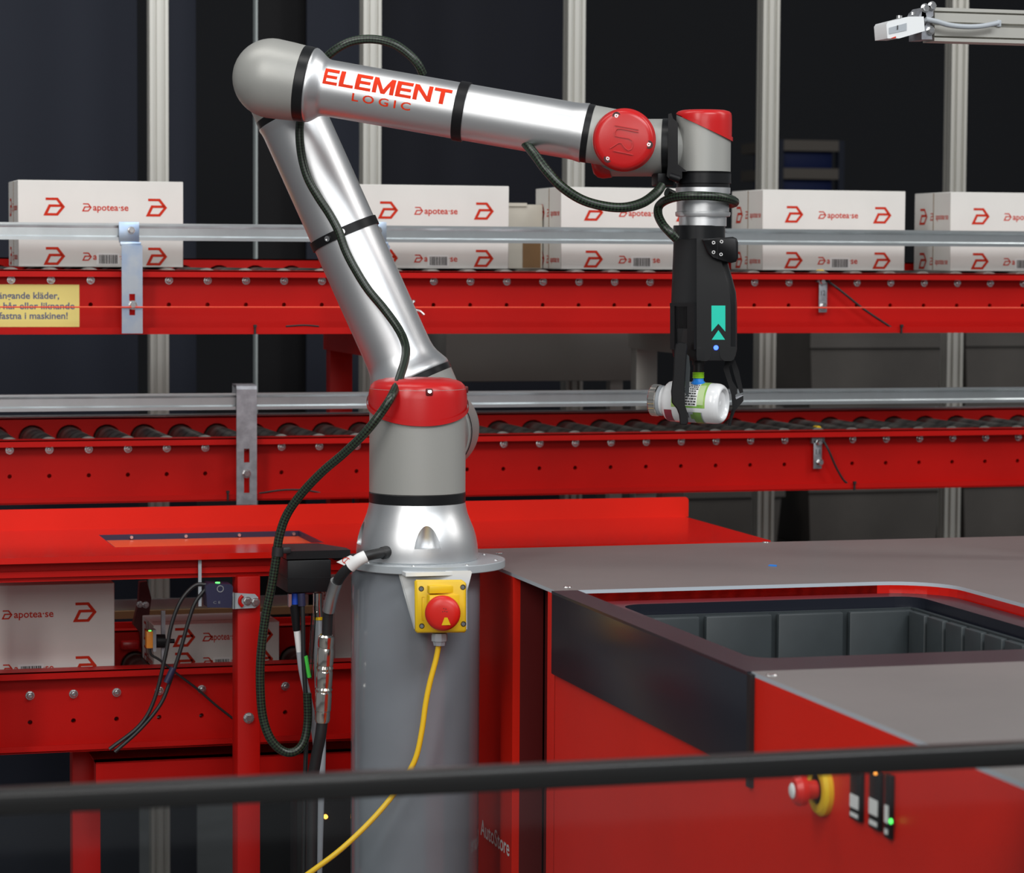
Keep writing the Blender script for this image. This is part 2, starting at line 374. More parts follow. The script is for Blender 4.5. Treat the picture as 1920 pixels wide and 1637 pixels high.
mb = MB(); mb.box2((a.x, 2.36, 0.0), (b.x, 2.39, 2.75)); mb.obj('leaf', 'sheet_black', t)
mb = MB(); mb.box2((a.x - 0.0035, 2.355, 0.0), (a.x, 2.39, 2.75)); mb.obj('edge_strip', 'strip', t)
# grey sheet steel cabinet behind the lower conveyor
a, b = at(836, 626, Y=1.72), at(1200, 714, Y=1.72); t = thing('steel_cabinet', 'dull grey sheet steel cabinet between upper and lower conveyor', 'cabinet', (a.x, 1.72, 0))
mb = MB(); mb.box2((a.x, 1.72, b.z), (b.x, 1.90, b.z + 0.16), bevel=0.003); mb.obj('body', 'cabinet', t)
for q in (a.x + 0.03, b.x - 0.03):
    mb = MB(); mb.box2((q - 0.015, 1.80, 0), (q + 0.015, 1.83, b.z)); mb.obj('leg', 'alu_post', t)
# stacked grey bins behind the posts at the right
def stack_bin(x, y, z, lb, sz=(0.40, 0.42, 0.197)):
    t = thing('storage_bin', lb, 'bin', (x, y, z), 'stacked bins behind the fence'); w_, d_, h_ = sz
    mb = MB(); q = 0.012
    mb.loft([[V((x + sx * (w_ / 2 - k), y + sy * (d_ / 2 - k), z + zz)) for sx, sy in ((-1, -1), (1, -1), (1, 1), (-1, 1))] for k, zz in ((q, 0), (0, h_ - 0.03), (0, h_), (0.012, h_), (0.012 + q, 0.012))]); mb.obj('tub', 'bin_back', t)
    mb = MB(); mb.box((x, y - d_ / 2 - 0.006, z + h_ - 0.03), (w_ + 0.01, 0.012, 0.03)); mb.obj('rim_band', 'bin_back', t)
names = ['top', 'second from top', 'third from top', 'fourth from top', 'fifth from top', 'sixth from top', 'lowest']
for ci, (px, yy) in enumerate(((1290, 3.0), (1590, 3.1), (1870, 3.2))):
    x = at(px, 700, Y=yy).x
    nb = 7 if ci else 6
    for k in range(nb):
        stack_bin(x, yy, 0.2 * k, f'{names[nb - 1 - k]} brown grey bin in the {("left", "middle", "right")[ci]} stack behind the fence')
# a dark crate shelf with blue crates, far behind
a = at(1470, 262, Y=4.3); b = at(1572, 345, Y=4.3); t = thing('storage_rack', 'dim dark rack with pale shelf edges far behind the fourth carton', 'rack', (a.x, 4.3, 0))
for k in range(4):
    zz = a.z - k * 0.092; mb = MB(); mb.box2((a.x, 4.3, zz - 0.035), (b.x, 4.7, zz)); mb.obj('shelf', 'dim_shelf', t)
for q in (a.x - 0.01, b.x + 0.01):
    mb = MB(); mb.box2((q - 0.01, 4.3, 0), (q + 0.01, 4.33, a.z)); mb.obj('upright', 'sheet_navy', t)
for k in range(3):
    zz = a.z - k * 0.092; nm = ('top', 'middle', 'lowest')[k]; mb = MB(); mb.box2((a.x + 0.01, 4.33, zz - 0.092), (b.x - 0.01, 4.6, zz - 0.036), bevel=0.004)
    tag(mb.obj('blue_crate', 'dim_blue', loc=(a.x, 4.3, zz)), f'dim blue crate on the {nm} shelf of the far dark rack', 'crate', 'blue crates on the far rack')

# ================================================================== conveyors
YW = 1.075
XL, XR = at(-140, 700, Y=YW).x, at(2080, 700, Y=YW).x
ROLL = {}
def hexbolt(c, ax, r, L, proud=0.0):
    mb = MB(); ax = ax.normalized()
    mb.revolve(c, ax, [(0, 0), (0, r * 1.25), (0.0015, r * 1.25), (0.0015, r * 0.9)], 14)
    mb.revolve(c + ax * 0.0015, ax, [(0, r), (L * 0.8, r), (L, r * 0.8), (L, 0)], 6)
    if proud: mb.revolve(c + ax * L, ax, [(0, r * .55), (proud, r * .55), (proud + .001, r * .4), (proud + .001, 0)], 10)
    return mb
def conveyor(label, web, zt, zb, xl, xr, phase_x, bolt_z, hole_z, W, lip, sensor=True, group='red roller conveyors'):
    t = thing('roller_conveyor', label, 'conveyor', (xl, web, 0), group); pitch = 0.075
    xs_ = []; x = phase_x - math.floor((phase_x - xl - 0.02) / pitch) * pitch
    while x < xr - 0.02: xs_.append(x); x += pitch
    Yf = web - lip; th = 0.003
    mb = MB(); mb.hole_web(xl, xr, zb, zt, web, [(x, hole_z) for x in xs_], 0.0042, 0.02)
    mb.box2((xl, Yf, zt - th), (xr, web + 0.012, zt)); mb.box2((xl, Yf, zt - 0.0135), (xr, Yf + th, zt - 0.0005))
    mb.box2((xl, Yf, zb), (xr, web, zb + th)); mb.box2((xl, Yf, zb + 0.0005), (xr, Yf + th, zb + 0.0125))
    mb.obj('front_rail', 'red', t)
    mb = MB(); zr = zt + 0.022; Yr = web + W
    mb.hole_web(xl, xr, zb, zr, Yr, [(x, bolt_z) for x in xs_], 0.029, 0.012, 18)
    mb.box2((xl, Yr, zr - th), (xr, Yr + 0.03, zr)); mb.box2((xl, Yr + 0.027, zb), (xr, Yr + 0.03, zr - th))
    mb.obj('rear_rail', 'red', t)
    r0 = None
    for x in xs_:
        if r0 is None:
            mb = MB(); mb.revolve(V((x, web + 0.004, bolt_z)), V((0, 1, 0)), [(0, 0), (0, 0.021), (0.0015, 0.0245), (W + 0.008, 0.0245), (W + 0.008, 0)], 24)
            r0 = mb.obj('roller', 'roller', t); bx = x
            b0 = hexbolt(V((x, web, bolt_z)), V((0, -1, 0)), 0.0062, 0.006, 0.006).obj('bolt', 'bolt', t)
        else: share(r0, t, (x - bx, 0, 0)); share(b0, t, (x - bx, 0, 0))
    return t, xs_, Yf
def guide(t, xl, xr, z0, h, y, name='guide_rail'):
    s_ = h / 0.032; q = [(0, 0), (-.012, 0), (-.012, .006), (-.004, .009), (-.004, .023), (-.013, .028), (-.013, .032), (0, .032)]
    mb = MB(); mb.prism([V((xl, y + a * s_, z0 + b * s_)) for a, b in q], [V((xr, y + a * s_, z0 + b * s_)) for a, b in q]); return mb.obj(name, 'steel', t, sharp=25)
lip = 0.030; W = 0.305
zUt, zUb = at(960, 509.3, Y=YW - lip).z, at(960, 625.5, Y=YW - lip).z
zLt, zLb = at(960, 814.5, Y=YW - lip).z, at(960, 929.5, Y=YW - lip).z
cU, xsU, YfU = conveyor('upper red roller conveyor carrying the row of white cartons', YW, zUt, zUb, XL, XR, at(316.5, 525, Y=YW).x, at(960, 528, Y=YW).z, at(960, 572, Y=YW).z, W, lip)
cL, xsL, YfL = conveyor('lower red roller conveyor with empty rollers behind the robot', YW, zLt, zLb, XL, XR, at(312.5, 837, Y=YW).x, at(960, 832, Y=YW).z, at(960, 879, Y=YW).z, W, lip)
def slot_plate(mb, x0, x1, z0, z1, y, th, slots):
    """upright strip with vertical slots cut in it: slots = [(za, zb)] in the middle"""
    w_ = x1 - x0; a, b = x0 + w_ * .36, x0 + w_ * .64; zz = [z0] + [v for s_ in sorted(slots) for v in s_] + [z1]
    mb.box2((x0, y, z0), (a, y + th, z1)); mb.box2((b, y, z0), (x1, y + th, z1))
    for i in range(0, len(zz), 2): mb.box2((a, y, zz[i]), (b, y + th, zz[i + 1]))
# upper guide rail and its bracket
yg = YfU - 0.002
gz0, gz1 = at(960, 456, Y=yg - .012).z, at(960, 425, Y=yg - .012).z
guide(cU, XL, XR, gz0, gz1 - gz0, yg)
def Yz(py, px, y): return at(px, py, Y=y).z
def upper_bracket(px, full=True):
    y = yg - 0.016; x0, x1 = at(px - 22, 500, Y=y).x, at(px + 18, 500, Y=y).x
    mb = MB(); mb.box2((x0, y - .002, Yz(455, px, y)), (x1 - .002, y, Yz(416, px, y)), bevel=0.0006)
    mb.box2((x0 + .002, y - .006, Yz(461, px, y)), (x1 + .001, y, Yz(454, px, y)), bevel=0.001)
    slot_plate(mb, x0 + .004, x1 + .003, Yz(625, px, y), Yz(460, px, y), y - .009, .003, [(Yz(591, px, y), Yz(551, px, y))])
    o = mb.obj('guide_bracket', 'zinc', cU, sharp=30)
    c = at(px + 1, 432, Y=y - .002); hexbolt(c, V((0, -1, 0)), .006, .006).obj('screw', 'bolt', o)
    c = at(px + 4, 572, Y=y - .009); hexbolt(c, V((0, -1, 0)), .007, .007).obj('screw', 'bolt', o)
    mb = MB(); mb.box2((c.x - .008, y - .006, c.z - .008), (c.x + .008, YW, c.z + .008)); mb.obj('spacer', 'bolt', o)
    return o
upper_bracket(245); upper_bracket(708)
# lower guide rail, bracket with folded top
yg2 = YfL - 0.004
gz0, gz1 = at(960, 763.5, Y=yg2 - .012).z, at(960, 733, Y=yg2 - .012).z
guide(cL, XL, XR, gz0, gz1 - gz0, yg2)
guide(cL, XL, XR, at(960, 781, Y=YW + W + .05).z, 0.012, YW + W + 0.06, 'rear_guide_rail')
for xx in (at(150, 800, Y=YW + W).x, at(620, 800, Y=YW + W).x, at(1150, 800, Y=YW + W).x, at(1700, 800, Y=YW + W).x):
    mb = MB(); z1 = at(960, 776, Y=YW + W + .05).z; mb.box2((xx - .012, YW + W + .03, z1 - .06), (xx + .012, YW + W + .06, z1)); mb.obj('rear_bracket', 'dull_zinc', cL)
def lower_bracket(px):
    y = yg2 - 0.016; x0, x1 = at(px - 20, 800, Y=y).x, at(px + 18, 800, Y=y).x; mb = MB()
    slot_plate(mb, x0, x1, Yz(946, px, y), Yz(730, px, y), y - .004, .004, [(Yz(867, px, y), Yz(841, px, y)), (Yz(924, px, y), Yz(884, px, y))])
    zt = Yz(721, px, y)
    mb.loft([[V((x, y - .004 + a, zt + b)) for a, b in ((0, -.012), (.002, -.003), (.006, 0), (.050, 0), (.050, -.03), (.047, -.03), (.047, -.003), (.008, -.003), (.004, -.012))] for x in (x0, x1)])
    o = mb.obj('guide_bracket', 'dull_zinc', cL, label='dull grey bracket folded over the guide rail', sharp=30)
    c = at(px - 1, 888, Y=y - .004); hexbolt(c, V((0, -1, 0)), .007, .007).obj('screw', 'bolt', o)
    mb = MB(); mb.box2((c.x - .008, y, c.z - .008), (c.x + .008, YW, c.z + .008)); mb.obj('spacer', 'bolt', o)
lower_bracket(463)
# red pull cord with its eye bolt along the upper conveyor
yc = YfU - .034; pc = thing('pull_cord', 'thin red pull cord stretched along the upper conveyor face', 'cord', (XL, yc, zUb))
mb = MB(); z = at(960, 576.5, Y=yc).z; mb.tube([V((XL, yc, z)), V((0.2, yc, z)), V((XR, yc, z))], 0.0016, 6, 2); mb.obj('cord', 'cord_red', pc)
for px in (787, 2060):
    mb = MB(); c = at(px, 575, Y=yc); mb.tube([c + V((-.012, 0, .010)), c + V((-.016, 0, 0.002)), c + V((-.010, 0, -.006)), c + V((0.0, 0, -.009)), c + V((.008, 0, -.016))], .0028, 8, 5)
    mb.tube([c + V((-.012, 0, .010)), c + V((-.006, .02, .011)), c + V((-.002, .034 + lip, .010))], .0028, 8, 4); mb.obj('eye_bolt', 'bolt', pc)
# sensor brackets at the right of both conveyors, each with a cable
def sensor_bracket(cv, px, ya, yb, mark, pts, nm):
    y = YW - 0.012; o = MB(); x0, x1 = at(px - 7.5, 560, Y=y).x, at(px + 8, 560, Y=y).x
    z0, z1 = Yz(yb, px, y), Yz(ya, px, y); o.box2((x0, y, z0), (x1, y + .002, z1), bevel=.0008); o.box2((x0 - .004, y, z1 - .006), (x1 + .006, YW, z1 + .008), bevel=.001)
    o = o.obj('sensor_bracket', 'dull_zinc', cv); c = at(px, yb - 12, Y=y); hexbolt(c, V((0, -1, 0)), .0065, .007).obj('screw', 'bolt', o)
    hexbolt(at(px - 2, ya + 4, Y=y), V((0, -1, 0)), .006, .007).obj('screw', 'bolt', o)
    mb = MB(); h = (z1 - z0); place2d(mb, text_fit(mark, .009, .010), V(((x0 + x1) / 2 - .0045, y - .0004, z0 + h * .52)), V((1, 0, 0)), V((0, 0, 1))); mb.obj('lettering', 'dark_ink', o)
    mb = MB(); e = at(px + 0, ya - 13, Y=YW + .01); mb.revolve(V((e.x, YW + .035, zUt + .001 if cv is cU else zLt + .001)), V((0, -1, 0)), [(0, 0), (0, .006), (.02, .006), (.022, .004), (.022, 0)], 14); mb.obj('sensor_eye', 'yellow', cv)
    mb = MB(); mb.tube([at(px + 8, ya + 2, Y=y - .004)] + [at(a, b, Y=y - .010) for a, b in pts], .0024, 8, 5); mb.obj('sensor_cable', 'rubber', cv)
sensor_bracket(cU, 1543, 524, 586, '12', [(1580, 548), (1620, 580), (1668, 612), (1676, 618)], 'u')
sensor_bracket(cL, 1537, 826, 879, '11', [(1554, 845), (1567, 875), (1580, 898), (1588, 906)], 'l')
for cv, px, py, web in ((cU, 478, 619, YfU), (cL, 427, 930, YfL), (cL, 1602, 912, YfL), (cU, 1690, 618, YfU)):
    c = at(px, py, Y=web - .002); mb = MB(); mb.box(c, (.0035, .004, .016)); mb.box(c + V((0, -.001, .008)), (.006, .006, .005)); mb.obj('cable_tie', 'rubber', cv)
for cv, web, pts in ((cL, YfL, [(486, 925), (530, 919), (570, 919), (600, 924)]), (cU, YfU, [(536, 612), (570, 610), (598, 612)])):
    mb = MB(); mb.tube([at(a, b, Y=web + .012) for a, b in pts], .002, 6, 5); mb.obj('loose_cable', 'rubber', cv)
# legs that carry both conveyors
for px in (-120, 640, 1213, 2070):
    for cv, z1 in ((cL, zLb), (cU, zUb)):
        yy = YW + .10 if cv is cL else YW + W + .06
        x = at(px, 690, Y=yy).x + (.0 if cv is cU else .06); mb = MB(); m = 'red' if px < 1000 else 'alu_post'
        mb.box2((x - .024, yy, 0), (x + .024, yy + .04, z1 if cv is cL else z1 - .02), bevel=.002); o = mb.obj('leg', m, cv)
        if cv is cU: mb = MB(); mb.box2((x - .03, YW + .02, z1 - .045), (x + .03, yy + .04, z1 + .001)); mb.obj('cross_beam', m, cv)
# warning sign stuck on the upper conveyor at the left
ys = YW - .0012; sg = thing('warning_sign', 'pale yellow warning sign with grey lettering on the upper conveyor', 'sign', at(75, 612, Y=ys))
a, b = at(-70, 533, Y=ys), at(149, 613, Y=ys); mb = MB(); mb.box2((a.x, ys, b.z), (b.x, ys + .0012, a.z)); mb.obj('sheet', 'sign_yellow', sg)
for s_, xa, xb, by in (('Hängande kläder,', -16, 111, 560), ('löst hår eller liknande', -28, 140, 579.5), ('kan fastna i maskinen!', -32, 127, 598)):
    p0, p1 = at(xa, by, Y=ys - .0004), at(xb, by, Y=ys - .0004); mb = MB(); place2d(mb, text_fit(s_, p1.x - p0.x, .0125, bold=.018), p0, V((1, 0, 0)), V((0, 0, 1))); mb.obj('lettering', 'sign_ink', sg)

# ================================================================== cartons
def carton_proto(w_, d_, h_, label, loc, front=True):
    t = thing('carton', label, 'carton', (0, 0, 0), 'white cartons on the conveyors')
    mb = MB(); mb.box2((0, 0, 0), (w_, d_, h_), bevel=.0012, seg=1); mb.obj('body', 'carton', t)
    ex, ey = V((1, 0, 0)), V((0, 0, 1))
    sx, sy = V((0, -1, 0)), V((0, 0, 1))
    rows = (h_ * .695, h_ * .125); e = .0004; L = .040
    for zr in rows:
        for fx in (.155, .775):
            mb = MB(); place2d(mb, logo2d(.034), V((w_ * fx, -e, zr - .017)), ex, ey); mb.obj('logo', 'ink', t)
        mb = MB(); place2d(mb, logo2d(.0155), V((w_ * .385, -e, zr - .0085)), ex, ey); place2d(mb, text_fit('apotea·se', w_ * .215, .0125, bold=.016), V((w_ * .45, -e, zr - .0065)), ex, ey); mb.obj('lettering', 'ink', t)
        mb = MB(); place2d(mb, logo2d(.034), V((-e, d_ * .85, zr - .017)), sx, sy); mb.obj('logo', 'ink', t)
        mb = MB(); place2d(mb, logo2d(.0155), V((-e, d_ * .55, zr - .0085)), sx, sy); place2d(mb, text_fit('apotea·se', d_ * .34, .0125, bold=.012), V((-e, d_ * .40, zr - .0065)), sx, sy); mb.obj('lettering', 'ink', t)
    mb = MB(); mb.box2((w_ * .47, -.0008, rows[1] - .016), (w_ * .61, -.0003, rows[1] + .006)); lb = mb.obj('label', 'paper', t)
    mb = MB(); x = w_ * .485; rr = random.Random(3)
    while x < w_ * .595:
        b_ = rr.choice((.0008, .0014, .0022)); mb.poly([V((x, -.0011, rows[1] - .014)), V((x + b_, -.0011, rows[1] - .014)), V((x + b_, -.0011, rows[1] + .003)), V((x, -.0011, rows[1] + .003))]); x += b_ + rr.choice((.0009, .0014))
    mb.obj('barcode', 'dark_ink', lb, normals=False)
    mb = MB(); mb.box2((-.0005, d_ * .46, .002), (.0005, d_ * .475, h_ - .001)); mb.obj('flap_seam', 'brown', t)
    mb = MB(); mb.box2((w_ * .02, d_ * .30, h_ - .0003), (w_ * .98, d_ * .31, h_ + .0003)); mb.obj('lid_seam', 'brown', t)
    t.location = V(loc); return t
zroll = at(960, 528, Y=YW).z + .0247
YB = YW + .055
def cx(px): return at(px, 430, Y=YB).x
bw = cx(1697) - cx(1430); bh = at(1560, 357, Y=YB).z - zroll; bd = .185
c0 = carton_proto(bw, bd, bh, 'white carton at the left end of the upper conveyor, beside the blue-grey bracket', (cx(34), YB, zroll))
for px, lb in ((664, 'white carton half hidden by the robot upper arm on the upper conveyor'), (1052, 'white carton below the robot wrist on the upper conveyor'),
               (1430, 'white carton just right of the black gripper on the upper conveyor'), (1782, 'white carton at the right end of the upper conveyor')):
    c = copy_tree(c0); c.location = V((cx(px), YB, zroll)); c['label'] = lb
# plain beige box behind, in the gap between cartons
a, b = at(962, 498, Y=YB + .12), at(1030, 384, Y=YB + .12); t = thing('plain_box', 'plain beige cardboard box in the gap between second and third cartons', 'box', (a.x, YB + .12, zroll))
mb = MB(); mb.box2((a.x - .02, YB + .12, zroll), (b.x - .014, YB + .235, b.z), bevel=.002); mb.obj('body', 'beige', t)
mb = MB(); mb.box2((a.x + .02, YB + .1195, zroll + .002), (b.x - .018, YB + .1205, zroll + .075)); mb.obj('brown_panel', 'brown', t)
mb = MB(); mb.box2((a.x - .02, YB + .116, b.z - .004), (a.x + .028, YB + .16, b.z + .003)); mb.obj('flap', 'beige', t)

# ================================================================== red counter behind the robot
ZT = ZC - 0.5; XS = .143
YC0, YC1 = .335, .79; XCR = at(1440, 1012, Z=ZT).x
ctr = thing('red_counter', 'glossy red counter with a rectangular slot, behind the robot', 'counter', (XCR, YC0, 0)); th = .010
ha, hb, hc = at(203, 1001.5, Z=ZT), at(226, 1026, Z=ZT), at(558, 993, Z=ZT)
hx0, hx1, hy0, hy1 = hb.x - .01, hc.x, hb.y, ha.y - .005
mb = MB(); x0 = XL
for q in (((x0, YC0), (hx0, YC1)), ((hx1, YC0), (XCR - .02, YC1)), ((hx0, YC0), (hx1, hy0)), ((hx0, hy1), (hx1, YC1))):
    mb.box2((*q[0], ZT - th), (*q[1], ZT))
mb.prism([V((XCR - .02, YC0, ZT)), V((XCR, YC0, ZT)), V((XCR, YC1 - .0, ZT)), V((XCR - .02, YC1, ZT))], [V((XCR - .02, YC0, ZT - th)), V((XCR, YC0, ZT - th)), V((XCR, YC1, ZT - th)), V((XCR - .02, YC1, ZT - th))])
mb.obj('worktop', 'red_gloss', ctr)
xu = at(1291, 950, Y=YC1).x; zu = at(1290, 932, Y=YC1).z
mb = MB(); mb.prism([V((x0, YC1, ZT)), V((xu, YC1, ZT)), V((xu, YC1, zu - .006)), V((xu - .002, YC1, zu - .002)), V((xu - .006, YC1, zu)), V((x0, YC1, zu))], [V((x0, YC1 + .004, ZT)), V((xu, YC1 + .004, ZT)), V((xu, YC1 + .004, zu - .006)), V((xu - .002, YC1 + .004, zu - .002)), V((xu - .006, YC1 + .004, zu)), V((x0, YC1 + .004, zu))]); mb.obj('upstand', 'red_port', ctr)
# slot: dark liner, inner board, small bolts
mb = MB(); zl = ZT - .0105
mb.box2((hx0, hy1 - .002, zl), (hx1, hy1, ZT - .0008)); mb.box2((hx0, hy0, zl), (hx0 + .002, hy1 - .002, ZT - .0008)); mb.box2((hx1 - .002, hy0, zl), (hx1, hy1 - .002, ZT - .0008)); mb.obj('slot_liner', 'dark_blue', ctr)
mb = MB(); mb.box2((hx0, hy0 - .01, zl - .004), (hx1, hy1 + .01, zl)); mb.obj('slot_board', 'orange_red', ctr)
b0 = None
for px in (246, 348, 448, 550):
    c = at(px, 1003, Y=hy1 - .002)
    mb = MB(); mb.cyl(V((c.x, hy1 - .001, ZT - .0055)), V((c.x, hy1 - .008, ZT - .0055)), .003, 10); mb.obj('bolt', 'bolt', ctr)
za, zb2 = at(300, 1043, Y=YC0 + .03).z, at(300, 1085, Y=YC0 + .03).z
mb = MB(); mb.box2((x0, YC0 + .03, zb2), (.06, YC0 + .05, za)); mb.box2((x0, YC0 + .022, zb2 + .008), (.06, YC0 + .03, zb2 + .018)); mb.obj('apron', 'red', ctr)
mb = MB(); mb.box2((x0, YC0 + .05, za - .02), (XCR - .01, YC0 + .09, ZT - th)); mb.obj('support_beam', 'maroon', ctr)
# vertical post that carries the counter, with hex bolt
yp = YC0 + .03; xa, xb = at(446, 1250, Y=yp - .02).x, at(489, 1250, Y=yp - .02).x
mb = MB(); mb.box2((xa, yp - .016, .0), (xb, yp + .034, zb2 + .002), bevel=.002); pst = mb.obj('leg', 'red', ctr)
hexbolt(at(466, 1346, Y=yp - .016), V((0, -1, 0)), .0075, .007).obj('bolt', 'bolt', pst)
mb = MB(); mb.box2((x0 + .02, YC0 + .09, 0), (x0 + .07, YC0 + .13, ZT - th), bevel=.002); mb.obj('leg', 'red', ctr)
mb = MB(); mb.box2((XCR - .10, YC1 - .10, 0), (XCR - .06, YC1 - .06, ZT - th), bevel=.002); mb.obj('leg', 'red', ctr)
# ---- third conveyor below the counter
Y3 = .575; lip3 = .03
z3t, z3b = at(300, 1252, Y=Y3 - lip3).z, at(300, 1403, Y=Y3 - lip3).z
c3, xs3, Yf3 = conveyor('dim red roller conveyor below the red counter', Y3, z3t, z3b, at(-150, 1300, Y=Y3).x, .10, at(137.6, 1296, Y=Y3).x, at(300, 1295, Y=Y3).z, at(300, 1345, Y=Y3).z, .30, lip3)
for x in (XL + .25, -.75, .05):
    mb = MB(); mb.box2((x - .025, Y3 + .1, 0), (x + .025, Y3 + .14, z3b), bevel=.002); mb.obj('leg', 'red', c3)
# rails seen below the counter, behind that conveyor
for cnm, (ya, yb, yy, m, nm) in enumerate(((1122, 1142, 1.0, 'steel', 'guide_rail'), (1143, 1157, .985, 'brown', 'side_board'), (1164, 1192, .975, 'red', 'side_rail'))):
    mb = MB(); mb.box2((XL + .1, yy, at(350, yb, Y=yy).z), (.10, yy + .012, at(350, ya, Y=yy).z)); mb.obj(nm, m, c3)
for x in (XL + .3, -.5, .05):
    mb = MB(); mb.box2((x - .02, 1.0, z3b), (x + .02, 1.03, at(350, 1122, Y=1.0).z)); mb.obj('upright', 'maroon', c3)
z3r = at(300, 1295, Y=Y3).z + .0247
def carton_at(px, y, lb, rot=0):
    c = copy_tree(c0); c.location = V((at(px, 1200, Y=y).x, y, z3r)); c['label'] = lb; return c
q = at(215, 1200, Y=Y3 + .02).x
c = copy_tree(c0); c.location = V((q - bw, Y3 + .02, z3r)); c['label'] = 'white carton at the far left on the conveyor below the counter'
carton_proto(bw * .72, .14, .078, 'small dim carton below the counter, just left of the red leg', (at(288, 1200, Y=Y3 + .10).x, Y3 + .10, z3r))
c = copy_tree(c0); c.location = V((at(628, 1200, Y=Y3 + .07).x, Y3 + .07, z3r)); c['label'] = 'white carton below the counter, mostly hidden behind the grey robot pedestal'
# bottom tray sheet under the third conveyor
mb = MB(); yy = Y3 + .0; z1, z0 = at(400, 1416, Y=yy).z, at(400, 1500, Y=yy).z
mb.box2((at(180, 1440, Y=yy).x, yy, z0), (.08, yy + .03, z1 - .004)); mb.box2((at(180, 1440, Y=yy).x, yy, z1 - .007), (.08, yy + .25, z1 - .004)); mb.obj('drip_tray', 'red', c3)
# electric cabinet in the dark below
a, b = at(556, 1500, Y=.50), at(690, 1637, Y=.50); t = thing('control_box', 'dark control box with an orange lamp below the third conveyor', 'box', (a.x, .5, 0))
mb = MB(); mb.box2((a.x, .50, 0), (b.x, .56, a.z), bevel=.004); mb.obj('body', 'black', t)
mb = MB(); c = at(610, 1531, Y=.498); mb.cyl(c, c + V((0, -.004, 0)), .004, 12); mb.obj('lamp', 'led_orange', t)
# ---- scanner with bracket and cables, hanging from the counter apron
ysn = YC0 - .01; t = thing('scanner', 'small blue-black scanner with a green lamp below the counter edge', 'scanner', at(412, 1115, Y=ysn))
a, b = at(387, 1139, Y=ysn), at(436, 1096, Y=ysn); mb = MB()
mb.prism([at(x, y, Y=ysn) for x, y in ((386, 1101), (392, 1094), (434, 1096), (437, 1101), (434, 1140), (389, 1139))], [at(x, y, Y=ysn) + V((0, .04, 0)) for x, y in ((386, 1101), (392, 1094), (434, 1096), (437, 1101), (434, 1140), (389, 1139))]); body = mb.obj('body', 'dark_blue', t)
mb = MB(); mb.cyl(at(408, 1094, Y=ysn + .01), at(408, 1091.5, Y=ysn + .01), .004, 10); mb.obj('lamp', 'led_green', t)
mb = MB(); mb.revolve(at(413, 1104, Y=ysn), V((0, -1, 0)), [(0, .006), (.001, .006), (.001, .0045), (0, .0045)], 18); mb.obj('eye_ring', 'dull_zinc', t)
mb = MB(); place2d(mb, text_fit('C E', .012, .004), at(400, 1132, Y=ysn - .0006), V((1, 0, 0)), V((0, 0, 1))); mb.obj('lettering', 'dull_zinc', t)
mb = MB(); ybk = ysn + .012; q = [(439, 1112), (478, 1114), (484, 1120), (484, 1136), (478, 1140), (439, 1142)]
mb.prism([at(x, y, Y=ybk) for x, y in q], [at(x, y, Y=ybk) + V((0, .003, 0)) for x, y in q]); mb.box2(at(436, 1142, Y=ybk), at(440, 1112, Y=ybk) + V((0, .03, 0))); br = mb.obj('bracket', 'plate', t)
for x, y in ((464, 1127), (479, 1129)): hexbolt(at(x, y, Y=ybk), V((0, -1, 0)), .006, .005).obj('screw', 'bolt', br)
mb = MB(); mb.tube([at(x, y, Y=ybk - .0015) for x, y in ((455, 1117), (450, 1123), (450, 1131), (455, 1137))], .003, 8, 4); mb.obj('slot', 'red', br)
for pts in ([(386, 1096), (365, 1098), (340, 1125), (322, 1170), (310, 1230), (290, 1310), (262, 1360), (205, 1405)], [(386, 1104), (366, 1130), (352, 1170), (338, 1220), (318, 1280), (300, 1322), (262, 1368), (215, 1410)]):
    mb = MB(); mb.tube([at(x, y, Y=ysn + .02) for x, y in pts], .0034, 8, 5); mb.obj('cable', 'rubber', t)
mb = MB(); mb.cyl(at(325, 1252, Y=ysn + .015), at(312, 1280, Y=ysn + .015), .0055, 12); mb.obj('cable_sleeve', 'dark_blue', t)
mb = MB(); mb.box2(at(372, 1040, Y=ysn + .02), at(378, 1137, Y=ysn + .02) + V((0, .004, 0))); mb.obj('hanger_strip', 'grey_cable', t)
# ---- photo sensor with orange face on the third conveyor, and a dark lever behind it
yk = Y3 - .035; t = thing('photo_sensor', 'orange-faced sensor block on a rod, left of the dim carton', 'sensor', at(290, 1245, Y=yk))
mb = MB(); mb.box2(at(275, 1216, Y=yk), at(287, 1184, Y=yk) + V((0, .02, 0)), bevel=.001); mb.obj('face', 'orange', t)
mb = MB(); mb.box2(at(287, 1222, Y=yk), at(293, 1181, Y=yk) + V((0, .02, 0))); mb.obj('plate', 'dull_zinc', t)
mb = MB(); mb.cyl(at(293, 1202, Y=yk + .01), at(309, 1202, Y=yk + .01), .012, 16); mb.cyl(at(309, 1202, Y=yk + .01), at(327, 1202, Y=yk + .01), .004, 10); mb.obj('clamp', 'black', t)
mb = MB(); mb.box2(at(303, 1246, Y=yk + .012), at(310, 1145, Y=yk + .012) + V((0, .008, 0))); mb.obj('rod', 'dull_zinc', t)
mb = MB(); mb.tube([at(x, y, Y=yk + .005) for x, y in ((281, 1217), (284, 1228), (300, 1238), (330, 1262), (370, 1292), (402, 1320), (440, 1350))], .0022, 8, 5); mb.obj('cable', 'rubber', t)
mb = MB(); mb.cyl(at(281, 1184, Y=yk + .004), at(281, 1182, Y=yk + .004), .0025, 8); mb.obj('lamp', 'led_green', t)
yk = Y3 + .26; t = thing('diverter_lever', 'dark maroon lever with silver screws below the counter', 'lever', at(265, 1240, Y=yk))
q = [(262, 1092), (276, 1090), (284, 1122), (279, 1160), (280, 1240), (270, 1243), (262, 1185), (250, 1172), (260, 1130)]
